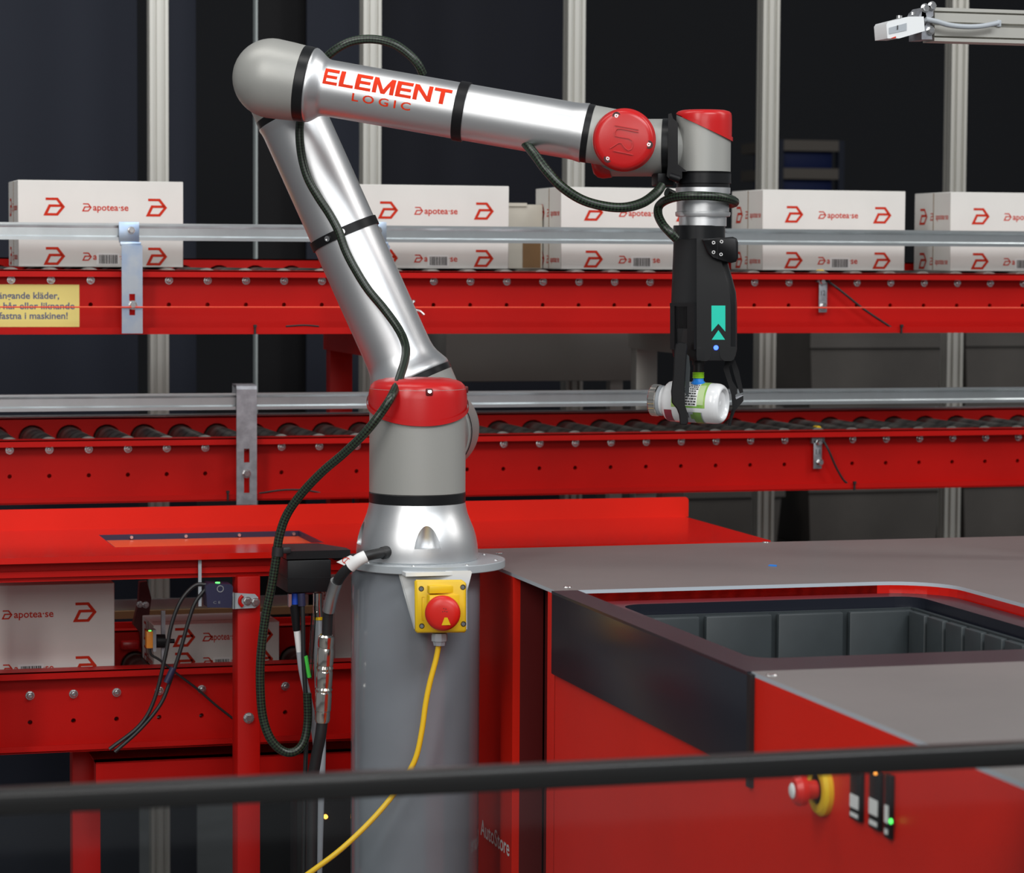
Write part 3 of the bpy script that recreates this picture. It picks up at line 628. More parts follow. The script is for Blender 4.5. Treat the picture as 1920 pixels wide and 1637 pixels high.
mb = MB(); mb.prism([at(x, y, Y=yk) for x, y in q], [at(x, y, Y=yk) + V((0, .02, 0)) for x, y in q]); mb.obj('arm', 'maroon', t)
for x, y in ((262, 1133), (273, 1134)): hexbolt(at(x, y, Y=yk), V((0, -1, 0)), .005, .005).obj('screw', 'bolt', t)
mb = MB(); mb.box2(at(228, 1220, Y=yk), at(262, 1202, Y=yk) + V((0, .02, 0)), bevel=.004); mb.obj('bumper', 'red_cap', t)

# ================================================================== pick port at the right
YA, YN = -.29, -1.12; XE = XS + 1.35; XO = XS + .62; YF_, YB_ = -1.86, .31; th = .0055
port = thing('pick_port', 'red pick port with a taupe worktop around an open bin, right of the robot', 'port', (XS, YA, 0))
def arc(cx_, cy_, r, a0, a1, n=8): return [(cx_ + r * math.cos(math.radians(a0 + (a1 - a0) * i / n)), cy_ + r * math.sin(math.radians(a0 + (a1 - a0) * i / n))) for i in range(n + 1)]
rc = .10
out = [(XS, YA), (XS, YB_), (XE, YB_), (XE, YF_), (XS, YF_), (XS, YN)] + [(XO - .02, YN), (XO, YN + .02)] + arc(XO - rc, YA - rc, rc, 0, 90)
mb = MB(); mb.mi = 0
tp = [mb.bm.verts.new(V((x, y, ZT))) for x, y in out]; bt = [mb.bm.verts.new(V((x, y, ZT - th))) for x, y in out]
mb.face(tp); mb.face(bt[::-1]); mb.mi = 1
for i in range(len(out)): mb.face([tp[i], bt[i], bt[(i + 1) % len(out)], tp[(i + 1) % len(out)]])
mb.obj('worktop', ['port_top', 'port_edge'], port)
# screws on the worktop and a small blue chip
for px, py in ((1064, 1101), (936, 1037), (1436, 1017), (1447, 1266)):
    mb = MB(); c = at(px, py, Z=ZT); mb.revolve(V((c.x, c.y, ZT)), U, [(0, .007), (.0012, .006), (.0012, 0)], 14); mb.obj('screw', 'bolt', port)
chip = MB(); c = at(1449, 1061, Z=ZT); chip.prism([c + V((x, y, .0012)) for x, y in ((-.008, 0), (0, .012), (.008, .002), (.002, -.012))], [c + V((x, y, .0)) for x, y in ((-.008, 0), (0, .012), (.008, .002), (.002, -.012))])
tag(chip.obj('plastic_chip', 'sky_blue', loc=c), 'tiny blue plastic chip lying on the taupe worktop', 'chip')
# red inner collar of the opening, black frame, black side apron
mb = MB(); zi = ZT - .017
loop = [(XS + .004, YA)] + list(reversed(arc(XO - rc, YA - rc, rc, 0, 90))) + [(XO, YN + .02), (XO - .02, YN), (XS + .004, YN)]
for i in range(len(loop) - 1):
    (xa, ya), (xb, yb) = loop[i], loop[i + 1]; mb.poly([V((xa, ya, ZT - th)), V((xb, yb, ZT - th)), V((xb, yb, zi - .05)), V((xa, ya, zi - .05))])
mb.obj('opening_collar', 'red_gloss', port)
ix0, ix1, iy0, iy1 = XS + .085, XO - .055, YN + .215, YA - .045
mb = MB()
def ring(z_, zbot, ox0, ox1, oy0, oy1, jx0, jx1, jy0, jy1, r):
    o_ = [(ox0, oy0), (ox1, oy0), (ox1, oy1), (ox0, oy1)]
    mb.box2((ox0, oy0, zbot), (jx0, oy1, z_)); mb.box2((jx1, oy0, zbot), (ox1, oy1, z_)); mb.box2((jx0, oy0, zbot), (jx1, jy0, z_)); mb.box2((jx0, jy1, zbot), (jx1, oy1, z_))
    for cx_, cy_, s1, s2, a in ((jx0, jy0, 1, 1, 180), (jx1, jy0, -1, 1, 270), (jx1, jy1, -1, -1, 0), (jx0, jy1, 1, -1, 90)):
        c_ = (cx_ + s1 * r, cy_ + s2 * r); q = [(cx_, cy_)] + arc(c_[0], c_[1], r, a, a + 90, 5)
        mb.prism([V((x, y, z_)) for x, y in q], [V((x, y, zbot)) for x, y in q])
ring(ZT - .018, ZT - .06, XS + .001, XO - .004, YN + .003, YA - .003, ix0, ix1, iy0, iy1, .035); mb.obj('bin_frame', 'port_black', port)
mb = MB(); mb.box2((XS - .006, YN, ZT - .125), (XS + .001, YA, ZT - .003), bevel=.0015); mb.box2((XS - .006, YN, ZT - .004), (XS + .035, YA, ZT - .0)); mb.obj('side_apron', 'port_black', port)
mb = MB(); mb.box2((XS - .006, YN - .012, ZT - .14), (XS + .05, YN, ZT - .002)); mb.obj('apron_end', 'rubber', port)
# red side panels with a recessed channel
def yat(px): return at(px, 1300, X=XS).y
zp = ZT - th
mb = MB(); mb.box2((XS, YF_, 0), (XS + .012, YN - .012, zp)); mb.box2((XS, YN - .012, 0), (XS + .012, YA - .0, ZT - .12)); mb.obj('side_panel', 'red_port', port)
y1, y2, y3 = yat(1026), yat(961), yat(939)
mb = MB(); mb.box2((XS, y1, 0), (XS + .012, YA - .0015, zp)); mb.obj('side_panel', 'red_port', port)
mb = MB(); mb.box2((XS, y3, 0), (XS + .012, y2, zp)); mb.obj('side_panel', 'red_port', port)
mb = MB(); mb.box2((XS + .004, YB_, 0), (XS + .012, y3, zp)); mb.obj('side_panel', 'red_port', port)
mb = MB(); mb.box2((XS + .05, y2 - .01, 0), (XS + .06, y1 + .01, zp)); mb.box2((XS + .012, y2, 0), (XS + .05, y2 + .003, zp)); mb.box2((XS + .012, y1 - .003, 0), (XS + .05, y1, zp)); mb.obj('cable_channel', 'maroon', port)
mb = MB(); mb.box2((XS + .012, YB_ - .012, 0), (XE, YB_, zp)); mb.obj('rear_panel', 'red', port)
mb = MB(); mb.box2((XS + .012, YF_, 0), (XE - .012, YF_ + .012, zp)); mb.obj('front_panel', 'red_port', port)
mb = MB(); mb.box2((XE - .012, YF_, 0), (XE, YB_ - .012, zp)); mb.obj('far_side_panel', 'red', port)
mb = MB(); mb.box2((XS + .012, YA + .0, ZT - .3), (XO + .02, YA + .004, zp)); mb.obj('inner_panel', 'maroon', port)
# white lettering on the side
ya_, yb_ = at(901, 1550, X=XS - .0006), at(955, 1595, X=XS - .0006)
mb = MB(); hh = .031; place2d(mb, text_fit('AutoStore', abs(yb_.y - ya_.y), hh * .86, bold=.012), V((XS - .0006, ya_.y, at(901, 1564, X=XS).z)), V((0, -1, 0)), U); mb.obj('lettering', 'paper', port)
# stop button and switch strips on the side
c = at(1545, 1480, X=XS); t = thing('stop_button', 'red stop button with yellow collar on the side of the pick port', 'button', c)
mb = MB(); mb.revolve(c, V((-1, 0, 0)), [(0, .0), (0, .030), (.006, .030), (.010, .026), (.010, .017)], 32); mb.obj('collar', 'yellow', t)
mb = MB(); mb.revolve(c + V((-.01, 0, 0)), V((-1, 0, 0)), [(0, .011), (.012, .011), (.014, .017), (.021, .018), (.027, .014), (.029, 0)], 28); mb.obj('knob', 'stop_red', t)
mb = MB(); mb.revolve(c + V((-.0385, 0, 0)), V((-1, 0, 0)), [(0, .009), (.0015, .007), (.0015, 0)], 20); mb.obj('cap_mark', 'paper', t)
for i, (px, ya, yb) in enumerate(((1607, 1442, 1543), (1643, 1442, 1560), (1672, 1450, 1575))):
    a, b = at(px - 9, ya, X=XS - .003), at(px + (9 if i < 2 else 0), yb, X=XS - .003); lb = ('left', 'middle', 'right')[i]
    t = thing('switch_plate', f'{lb} of three narrow dark switch plates beside the stop button', 'switch', a, 'switch plates on the pick port')
    mb = MB(); mb.box2((XS - .006, min(a.y, b.y), b.z), (XS, max(a.y, b.y), a.z), bevel=.001); mb.obj('plate', 'black', t)
    mb = MB(); h_ = a.z - b.z; mb.box2((XS - .0068, min(a.y, b.y) + .003, b.z + h_ * .25), (XS - .006, max(a.y, b.y) - .003, b.z + h_ * .52)); mb.obj('label', 'paper', t)
    mb = MB(); mb.box2((XS - .0068, min(a.y, b.y) + .004, b.z + h_ * .07), (XS - .006, max(a.y, b.y) - .004, b.z + h_ * .15)); mb.obj('label', 'paper', t)
    if i: mb = MB(); q = at(px, ya + 6 if i == 1 else yb - 35, X=XS - .006); mb.cyl(q, q + V((-.002, 0, 0)), .0028, 10); mb.obj('lamp', 'led_orange' if i == 1 else 'led_green', t)
# the grey bin inside
bx0, bx1, by0, by1 = ix0 + .006, ix1 - .006, iy0 + .006, iy1 - .006; bz1 = ZT - .034; bz0 = bz1 - .33
t = thing('grey_bin', 'open dark grey ribbed bin sunk in the pick port', 'bin', ((bx0 + bx1) / 2, (by0 + by1) / 2, bz0))
mb = MB(); q = .02
mb.box2((bx0, by0, bz0), (bx1, by1, bz0 + .008))
mb.box2((bx0, by1 - .008, bz0 + .008), (bx1, by1, bz1)); mb.box2((bx0, by0, bz0 + .008), (bx1, by0 + .008, bz1)); mb.box2((bx0, by0 + .008, bz0 + .008), (bx0 + .008, by1 - .008, bz1)); mb.box2((bx1 - .008, by0 + .008, bz0 + .008), (bx1, by1 - .008, bz1)); mb.obj('tub', 'bin', t)
n = 4; g = .010; wx = (bx1 - bx0 - .016 + g) / n
for k in range(n):
    x = bx0 + .008 + k * wx; mb = MB(); mb.box2((x, by1 - .020, bz0 + .01), (x + wx - g, by1 - .008, bz1 - .002), bevel=.003); mb.obj('wall_rib', 'bin', t)
n = 8; wy = (by1 - by0 - .04 + g) / n
for k in range(n):
    y = by0 + .014 + k * wy; mb = MB(); mb.box2((bx1 - .020, y, bz0 + .01), (bx1 - .008, y + wy - g, bz1 - .002), bevel=.003); mb.obj('wall_rib', 'bin', t)
    mb = MB(); mb.box2((bx0 + .008, y, bz0 + .01), (bx0 + .020, y + wy - g, bz1 - .002), bevel=.003); mb.obj('wall_rib', 'bin', t)

# ================================================================== robot pedestal
zfl = onplane(782, 1047, V((0, 0, 0)), F)
ZF = zfl.z; PX = zfl.x; PY = zfl.y; O2 = V((PX, PY, 0)); m0 = D0 / FPX
XF = onplane(801, 1047, V((0, 0, 0)), F)
ped = thing('robot_pedestal', 'glossy grey cylindrical pedestal under the robot', 'pedestal', (PX, PY, 0))
pc_ = onplane(779, 1200, V((0, 0, 0)), F); pcx = V((pc_.x, pc_.y, 0))
mb = MB(); mb.revolve(pcx, U, [(0.015, 0), (.015, 121.5 * m0), (ZF - .012, 121.5 * m0), (ZF - .012, 0)], 64); mb.obj('column', 'ped', ped)
mb = MB(); mb.revolve(V((XF.x, XF.y, ZF - .0125)), U, [(0, 0), (0, 146 * m0), (.001, 147 * m0), (.0115, 147 * m0), (.0125, 146 * m0), (.0125, 0)], 72); fp = mb.obj('top_plate', 'plate', ped)
for a in range(8):
    c = V((XF.x, XF.y, ZF)) + V((math.cos(a * pi / 4 + .35), math.sin(a * pi / 4 + .35), 0)) * 131 * m0; mb = MB(); mb.revolve(c, U, [(-.001, .0035), (.0008, .003), (.0008, 0)], 12); mb.obj('screw', 'bolt', fp)
mb = MB(); mb.revolve(pcx, U, [(0, 0), (0, .17), (.015, .17), (.015, 0)], 48); mb.obj('floor_plate', 'plate', ped)

# ================================================================== the robot arm
rob = thing('industrial_robot', 'silver and grey jointed robot arm with red caps on a grey pedestal', 'robot', (PX, PY, ZF))
def zb_(py): return onplane(782, py, V((0, 0, 0)), F).z
base0 = V((PX, PY, 0))
prof = [(ZF, 0), (ZF, 113 * m0), (ZF + .002, 114.5 * m0)]
for py, r in ((1030, 114.5), (1018, 113.5), (1005, 111), (990, 106.5), (975, 100), (962, 95), (950, 92), (941, 90.5)): prof.append((zb_(py), r * m0))
prof.append((zb_(941), 0))
mb = MB(); mb.revolve(base0, U, prof, 96); bse = mb.obj('base', 'alu', rob, sharp=30)
ang0 = math.atan2(-F.y, -F.x) + math.radians(12)
for k in range(4):
    a = ang0 + k * pi / 2; c = base0 + V((math.cos(a), math.sin(a), 0)) * (117 * m0)
    cut = MB(); cut.revolve(c - wloc(rob), U, [(zb_(1018), 0), (zb_(1018), 26 * m0), (zb_(1004), 23.5 * m0), (zb_(990), 20 * m0), (zb_(975), 16 * m0), (zb_(960), 13 * m0), (zb_(945), 11 * m0), (zb_(930), 0)], 32); co = cut.obj('cutter', 'alu'); co.location = wloc(rob); boolean(bse, co)
mb = MB(); mb.revolve(base0, U, [(zb_(941), 0), (zb_(941), 90 * m0), (zb_(940), 91 * m0), (zb_(923), 91 * m0), (zb_(922), 90 * m0), (zb_(922), 0)], 64); mb.obj('base_ring', 'black_satin', rob)
# shoulder body and its red cap with a slanted rim
zt_ = zb_(716)
mb = MB(); mb.revolve(base0, U, [(zb_(922), 0), (zb_(922), 89.5 * m0), (zb_(921), 90.5 * m0), (zt_ - .01, 90.5 * m0), (zt_ - .01, 0)], 64); mb.obj('shoulder', 'robot_grey', rob)
tilt = (F * math.cos(math.radians(8)) - R * math.sin(math.radians(8))); rim_n = (U - tilt * .33).normalized()
rim_p = base0 + U * zb_(762)
mb = MB(); r_ = 93.0
mb.revolve(base0, U, [(zb_(830), r_ * m0), (zb_(745), r_ * m0), (zb_(730), 91 * m0), (zb_(722), 88 * m0), (zb_(716), 82 * m0), (zb_(712.5), 74 * m0), (zb_(711), 66 * m0), (zb_(709.5), 62 * m0), (zb_(709), 0)], 72)
mb.cut(rim_p, -rim_n); cap = mb.obj('shoulder_cap', 'red_cap', rob, normals=False)
mb = MB(); mb.revolve(base0, U, [(zb_(840), 92 * m0), (zb_(840), 96 * m0), (zb_(690), 96 * m0), (zb_(690), 92 * m0)], 72); mb.cut(rim_p, -rim_n); mb.cut(rim_p + rim_n * .007, rim_n); mb.obj('cap_rim', 'red_cap', cap, sharp=60)
for a in (-.26, 1.8, 3.9):
    d = (-F * math.cos(a) + R * math.sin(-a) * -1); d = (-F * math.cos(a) + R * math.sin(a)) if a > 0 else (-F * math.cos(.27) + R * math.sin(.27))
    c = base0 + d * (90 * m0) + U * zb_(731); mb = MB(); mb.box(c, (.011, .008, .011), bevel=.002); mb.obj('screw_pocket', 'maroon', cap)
    mb = MB(); mb.cyl(c + U * .0, c + d * .0045 + U * .0015, .0032, 10); mb.obj('screw', 'bolt', cap)
mb = MB(); zz = zb_(709) + .0006; c = base0 + U * zz
for q in ([(-.018, -.03), (-.018, .012), (-.008, .012), (-.008, -.022), (.002, -.022), (.002, .012), (.012, .012), (.012, -.03)],):
    p, f = stroke2d(q, .003); mb.mesh([c + R * (-y + .01) * 1.0 + F * x * 1.6 for x, y in p], f)
mb.obj('emblem', 'red_cap', cap, normals=False)
# shoulder joint housing along B and upper arm
oU = .222; mU = mpp(oU)
S = P(811, 805, oU); EL = P(515, 148, oU); ua = (EL - S); LU = ua.length; ua.normalize()
rS = 82.5 * mU
mb = MB(); mb.revolve(S - B * .175, B, [(0, 0), (0, rS * .97), (.165, rS * .97), (.166, 0)], 64); mb.obj('shoulder_neck', 'robot_grey', rob)
mb = MB(); mb.revolve(S - B * .078, B, [(0, .9 * rS), (0, rS - .003), (.003, rS), (.12, rS), (.128, rS - .003), (.132, rS * .9), (.132, 0)], 64)
mb.revolve(S, ua, [(0, 78 * mU), (92 * mU, 80 * mU)], 64); mb.obj('shoulder_housing', 'robot_grey', rob)
mb = MB(); mb.revolve(S - B * .060, B, [(0, rS), (0, rS + .0012), (.002, rS + .0012), (.002, rS)], 64); mb.obj('housing_seam', 'black', rob)
def prof_(l, k): return [(a * k, b * k) for a, b in l]
mb = MB(); mb.revolve(S, ua, prof_([(92, 0), (92, 80), (93, 81), (103, 81), (104, 80), (104, 0)], mU), 64); mb.obj('arm_ring', 'black_satin', rob)
top = LU / mU
mb = MB(); mb.revolve(S, ua, prof_([(104, 0), (104, 79), (106, 80), (112, 79), (122, 74), (132, 69), (142, 66), (154, 64.6), (180, 64.2), (top - 95, 64.2), (top - 86, 65), (top - 80, 66.5), (top - 77, 66.5), (top - 77, 0)], mU), 72); mb.obj('upper_arm_tube', 'alu', rob)
mb = MB(); mb.revolve(S, ua, prof_([(top - 77, 0), (top - 77, 66), (top - 63, 66), (top - 63, 0)], mU), 64); mb.obj('arm_ring', 'black_satin', rob)
rE = 66 * mU
mb = MB(); mb.revolve(S, ua, prof_([(top - 63, 65.5), (top, 65.5), (top + 20, 62), (top + 42, 48), (top + 56, 27), (top + 62, 0)], mU), 64); mb.revolve(EL - B * .085, B, [(0, 0), (0, rE * .74), (.03, rE * .74), (.04, rE), (.125, rE), (.135, rE - .01), (.14, 0)], 64); mb.obj('elbow_housing', 'robot_grey', rob)
# strap around the upper arm
c = P(643, 440, oU); k = (c - S).dot(ua); sx_ = 8.5 * mU
mb = MB(); mb.revolve(S + ua * k, ua, [(-sx_, 64.5 * mU), (-sx_, 67.5 * mU), (sx_, 67.5 * mU), (sx_, 64.5 * mU)], 72); st = mb.obj('cable_strap', 'black', rob)
for px, py in ((623, 441), (651, 430)):
    q = P(px, py, oU); d = (q - S) - ua * (q - S).dot(ua); rr = 67.5 * mU; h = d.length; dn = d.normalized(); nrm = dn * (h / rr) - B * math.sqrt(max(0, 1 - (h / rr) ** 2)); cc = S + ua * k + nrm * rr
    mb = MB(); mb.revolve(cc, nrm, [(-.002, .0048), (.003, .0048), (.003, .003), (.001, .003), (.001, 0)], 14); mb.obj('screw', 'bolt', st)
# forearm
oF = .052; mF = mpp(oF)
E = P(511, 147, oF); WR = P(1170, 262, oF); fa = (WR - E); LF = fa.length / mF; fa.normalize()
fup = fa.cross(B); fup = fup if fup.z > 0 else -fup
mb = MB(); dome = [(-75 * math.cos(t * pi / 24), 74.5 * math.sin(t * pi / 24)) for t in range(0, 12)] + [(0, 74.5), (30, 73), (54, 71)]
mb.revolve(E, fa, prof_(dome, mF), 72); mb.revolve(E + fa * 4 * mF, B, [(0, 62 * mF), (.090, 62 * mF)], 48); mb.obj('elbow_dome', 'robot_grey', rob, sharp=50)
mb = MB(); mb.revolve(E, fa, prof_([(54, 0), (54, 70.5), (55, 71.5), (72, 71.0), (73, 70), (73, 0)], mF), 64); mb.obj('arm_ring', 'black_satin', rob)
ft = MB(); ft.revolve(E, fa, prof_([(73, 0), (73, 69), (75, 70), (78, 69.5), (84, 66), (90, 61.5), (96, 57), (101, 54), (107, 52.9), (150, 52.7), (LF - 100, 52.7), (LF - 88, 53.2), (LF - 82, 54.5), (LF - 74, 55.5), (LF - 73, 54), (LF - 73, 0)], mF), 72); fto = ft.obj('forearm_tube', 'alu', rob)
mb = MB(); c = P(866, 208, oF); k = (c - E).dot(fa); mb.revolve(E + fa * k, fa, [(-9.5 * mF, 53 * mF), (-9.5 * mF, 55 * mF), (-8.5 * mF, 56 * mF), (8.5 * mF, 56 * mF), (9.5 * mF, 55 * mF), (9.5 * mF, 53 * mF)], 64); mb.obj('forearm_band', 'black', rob)
mb = MB(); mb.revolve(E, fa, prof_([(LF - 73, 0), (LF - 73, 54.5), (LF - 62, 54.5), (LF - 62, 0)], mF), 64); mb.obj('arm_ring', 'black_satin', rob)
def block_text(s_, width, height):
    def rc(a, b, c_, d): return [(a, b), (c_, b), (c_, d), (a, d)]
    G = {'E': (.86, [rc(0, 0, .25, 1), rc(.25, 0, .86, .20), rc(.25, .40, .80, .59), rc(.25, .80, .86, 1)]), 'L': (.78, [rc(0, 0, .25, 1), rc(.25, 0, .78, .20)]),
         'M': (1.16, [rc(0, 0, .23, 1), rc(.93, 0, 1.16, 1), [(.23, 1), (.23, .56), (.47, 0), (.58, 0), (.58, .28)], [(.93, 1), (.58, .28), (.58, 0), (.69, 0), (.93, .56)]]),
         'N': (.98, [rc(0, 0, .23, 1), rc(.75, 0, .98, 1), [(.23, 1), (.23, .66), (.75, 0), (.75, .34)]]), 'T': (.94, [rc(0, .80, .94, 1), rc(.35, 0, .59, .80)])}
    P_, F_, x = [], [], 0
    for ch in s_:
        w_, qs = G[ch]
        for q in qs: F_.append(tuple(range(len(P_), len(P_) + len(q)))); P_ += [(x + a, b) for a, b in q]
        x += w_ + .085
    x -= .085; return [(a / x * width, b * height) for a, b in P_], F_
def tube_text(s_, xa, xb, y_low, cap_h, name, m, bold, space, ang_shift=0):
    """lettering wrapped round the forearm; positions in pixels along the axis and across it"""
    mb = MB(); wpx = xb - xa; p, f = block_text(s_, wpx, cap_h) if s_ == 'ELEMENT' else text_fit(s_, wpx, cap_h, bold, space); mb.mesh([V((x, y, 0)) for x, y in p], f)
    for i in range(1, 14):
        g = mb.bm.verts[:] + mb.bm.edges[:] + mb.bm.faces[:]; bmesh.ops.bisect_plane(mb.bm, geom=g, plane_co=V((0, -cap_h * .05 + cap_h * 1.1 * i / 14, 0)), plane_no=V((0, 1, 0)))
    r = 52.7 * mF + .0005
    for v in mb.bm.verts:
        s1 = (xa + v.co.x) * mF; h = max(-.98, min(.98, (y_low + v.co.y) / 52.7)); t_ = math.asin(h)
        v.co = E + fa * s1 + (fup * math.sin(t_) - B * math.cos(t_)) * r
    return mb.obj(name, m, fto, normals=False)
tube_text('ELEMENT', 102, 346, 5.0, 29, 'lettering', 'label_red', .022, 1.04)
tube_text('LOGIC', 164, 275, -16.5, 14, 'lettering', 'label_red', .014, 1.5)
# wrist one: front housing with cap, rear link to the right
rW = 54 * mF
mb = MB(); mb.revolve(E, fa, prof_([(LF - 62, 0), (LF - 62, 53.5), (LF, 53)], mF), 64); mb.revolve(WR - B * .052, B, [(0, 0), (0, rW), (.10, rW), (.10, 0)], 64); mb.obj('wrist_housing', 'robot_grey', rob)
W1 = P(1170.5, 262.5, oF - .052); mc = mpp(oF - .06)
mb = MB(); mb.revolve(W1 + B * .004, -B, prof_([(0, 56), (2, 58.5), (7, 58.5), (9, 57), (14, 56.5), (20, 54), (23, 50), (24.5, 44), (25.2, 0)], mc), 72); cap = mb.obj('wrist_cap', 'red_cap', rob, sharp=50)
zf_ = 25.2 * mc - .004
def capp(zx, zy): return onplane(1040 + zx / 5.333, 180 + zy / 5.333, W1 - B * (zf_ + .0008), B)
for q in ([(602, 292), (840, 338)], [(838, 362), (660, 326), (622, 330), (602, 360), (606, 398), (636, 406), (745, 425), (778, 446), (784, 490), (768, 530), (738, 543), (706, 520), (668, 470), (640, 468), (556, 522)], [(590, 547), (785, 587)]):
    p, f = stroke2d(q, 9); mb = MB(); mb.mesh([capp(x, y) for x, y in p], f); r_ = bmesh.ops.extrude_face_region(mb.bm, geom=mb.bm.faces[:]); bmesh.ops.translate(mb.bm, verts=[v for v in r_['geom'] if isinstance(v, bmesh.types.BMVert)], vec=-B * .0012); mb.obj('emblem', 'red_cap', cap, sharp=20)
for zx, zy in ((617, 198), (940, 485), (530, 625)):
    c = capp(zx, zy) + B * .004; mb = MB(); mb.revolve(c + B * .004, -B, [(0, 0), (0, .0062), (.0062, .0062), (.0062, .0042), (.001, .004)], 16); mb.obj('screw_pocket', 'rubber', cap)
    mb = MB(); mb.revolve(c - B * .0012, -B, [(-.002, .0034), (.001, .0034), (.0016, .0028), (.0016, .0012), (.0002, .0012), (.0002, 0)], 14); mb.obj('screw', 'bolt', cap)
oL = .155; mL = mpp(oL); J = P(1163, 277, oL); K = P(1318, 277, oL); kx = (K - J).normalized(); LK = (K - J).length / mL
mb = MB(); mb.revolve(J - B * .06, B, [(0, 0), (0, 46 * mL), (.075, 46 * mL), (.075, 0)], 56); mb.revolve(J, kx, prof_([(-30, 0), (-30, 53), (79, 53), (79, 0)], mL), 56); mb.obj('wrist_link', 'robot_grey', rob)
mb = MB(); mb.revolve(J - kx * 22 * mL, (-kx - U * .12).normalized(), prof_([(0, 50), (0, 55.5), (16, 55.5), (26, 52), (32, 45), (34, 30), (34, 0)], mL), 56); mb.obj('rear_wrist_cap', 'red_cap', rob)
mb = MB(); mb.revolve(J, kx, prof_([(79, 0), (79, 54), (91, 54), (91, 0)], mL), 56); mb.obj('wrist_ring', 'black_satin', rob)
# wrist two: upright body, slanted red cap
def zl_(py): return P(1319, py, oL).z
W2 = V((P(1319, 277, oL).x, P(1319, 277, oL).y, 0)); r2 = 50.5 * mL
mb = MB(); mb.revolve(J, kx, prof_([(91, 0), (91, 52), (95, 51), (100, 48.5), (106, 44.5), (113, 39), (122, 32), (130, 24), (130, 0)], mL), 56); mb.revolve(W2, U, [(zl_(326), 0), (zl_(326), r2), (zl_(205), r2), (zl_(205), 0)], 64)
pc2 = P(1265, 213, oL); pc3 = P(1370, 262, oL); sl = (pc3 - pc2).normalized(); nn = sl.cross(B); nn = nn if nn.z > 0 else -nn
mb.cut(pc2 - nn * .001, nn); mb.obj('wrist_body', 'robot_grey', rob)
mb = MB(); mb.revolve(W2, U, [(zl_(320), 52 * mL), (zl_(228), 52 * mL), (zl_(217), 51.5 * mL), (zl_(212), 50.5 * mL), (zl_(209), 47 * mL), (zl_(207), 40 * mL), (zl_(206), 20 * mL), (zl_(206), 0)], 72); mb.cut(pc2, -nn); cap2 = mb.obj('wrist_cap', 'red_cap', rob, normals=False, sharp=50)
mb = MB(); mb.revolve(W2, U, [(zl_(320), 50 * mL), (zl_(320), 54 * mL), (zl_(180), 54 * mL), (zl_(180), 50 * mL)], 72); mb.cut(pc2 - nn * .001, -nn); mb.cut(pc2 + nn * .005, nn); mb.cut(V((0, 0, zl_(221))), U); mb.obj('cap_rim', 'red_cap', cap2, sharp=60)
c = P(1294, 209, oL - .02); mb = MB(); mb.cyl(c, c + U * .003, .0035, 12); mb.obj('screw', 'bolt', cap2)
mb = MB(); mb.revolve(W2, U, [(zl_(326), 0), (zl_(326), 51.5 * mL), (zl_(322), 51.5 * mL), (zl_(344), 51.5 * mL), (zl_(344), 0)], 64); mb.obj('wrist_ring', 'black_satin', rob)
mb = MB(); mb.revolve(W2, U, [(zl_(344), 49 * mL), (zl_(352), 49 * mL), (zl_(352), 0)], 48); mb.obj('wrist_ring', 'black', rob)
mb = MB(); mb.revolve(W2, U, [(zl_(352), 0), (zl_(352), 50.5 * mL), (zl_(363), 50.5 * mL), (zl_(363), 48.5 * mL), (zl_(397), 48.5 * mL), (zl_(398), 51 * mL), (zl_(402), 51 * mL), (zl_(406), 50 * mL), (zl_(407), 44 * mL), (zl_(424), 44 * mL), (zl_(424), 0)], 64); mb.obj('tool_flange', 'alu', rob)
# black cable bracket clipped on the wrist
q = [(1253, 214), (1259, 212), (1262, 222), (1271, 230), (1271, 308), (1289, 322), (1279, 322), (1279, 334), (1270, 340), (1258, 338), (1250, 330), (1252, 310)]
mb = MB(); mb.prism([P(x, y, oL - .052) for x, y in q], [P(x, y, oL + .01) for x, y in q]); mb.obj('cable_bracket', 'black', rob)
mb = MB(); mb.box2(P(1233, 348, oL - .04), P(1252, 326, oL + .0), bevel=.002); mb.cyl(P(1256, 330, oL - .05), P(1275, 336, oL - .05), .006, 12); mb.obj('cable_clip', 'black', rob)

# ================================================================== gripper
gr = thing('gripper', 'black two-finger gripper with a teal mark, hanging from the robot wrist', 'gripper', P(1314, 424, oL))
gx = V((P(1311, 430, oL).x, P(1311, 430, oL).y, 0))
mb = MB(); mb.revolve(gx, U, [(zl_(423), 0), (zl_(423), 47 * mL), (zl_(424), 48 * mL), (zl_(449), 48 * mL), (zl_(449), 0)], 48); mb.obj('collar', 'black_satin', gr)
def sec(y, xl, xm, xr):
    L = [(xl + 2, .030), (xl, -.004), (xl + 4, -.010), (xm - 2, -.0485), (xm, -.050), (xm + 2, -.050), (xr - 12, -.046), (xr - 3, -.038), (xr, -.026), (xr, .030), (xr - 5, .042), (xl + 8, .042)]
    return [P(px, y, oL + d) for px, d in L]
mb = MB(); mb.loft([sec(447, 1263, 1306, 1361), sec(478, 1262, 1306, 1363), sec(500, 1261, 1306, 1367), sec(525, 1260, 1306, 1374), sec(548, 1259, 1306, 1380), sec(575, 1258, 1306, 1382), sec(655, 1259, 1306, 1382), sec(668, 1262, 1306, 1379), sec(676, 1270, 1307, 1370)]); mb.obj('body', 'black_satin', gr, sharp=32)
mb = MB()
for y in (479, 652.5):
    a, b = P(1307, y, oL - .0503), P(1378, y, oL - .041); mb.box(((a + b) / 2), ((b - a).length, .0005, .0007), rot=Matrix.Rotation(math.atan2((b - a).y, (b - a).x), 3, 'Z'))
mb.obj('seam', 'rubber', gr)
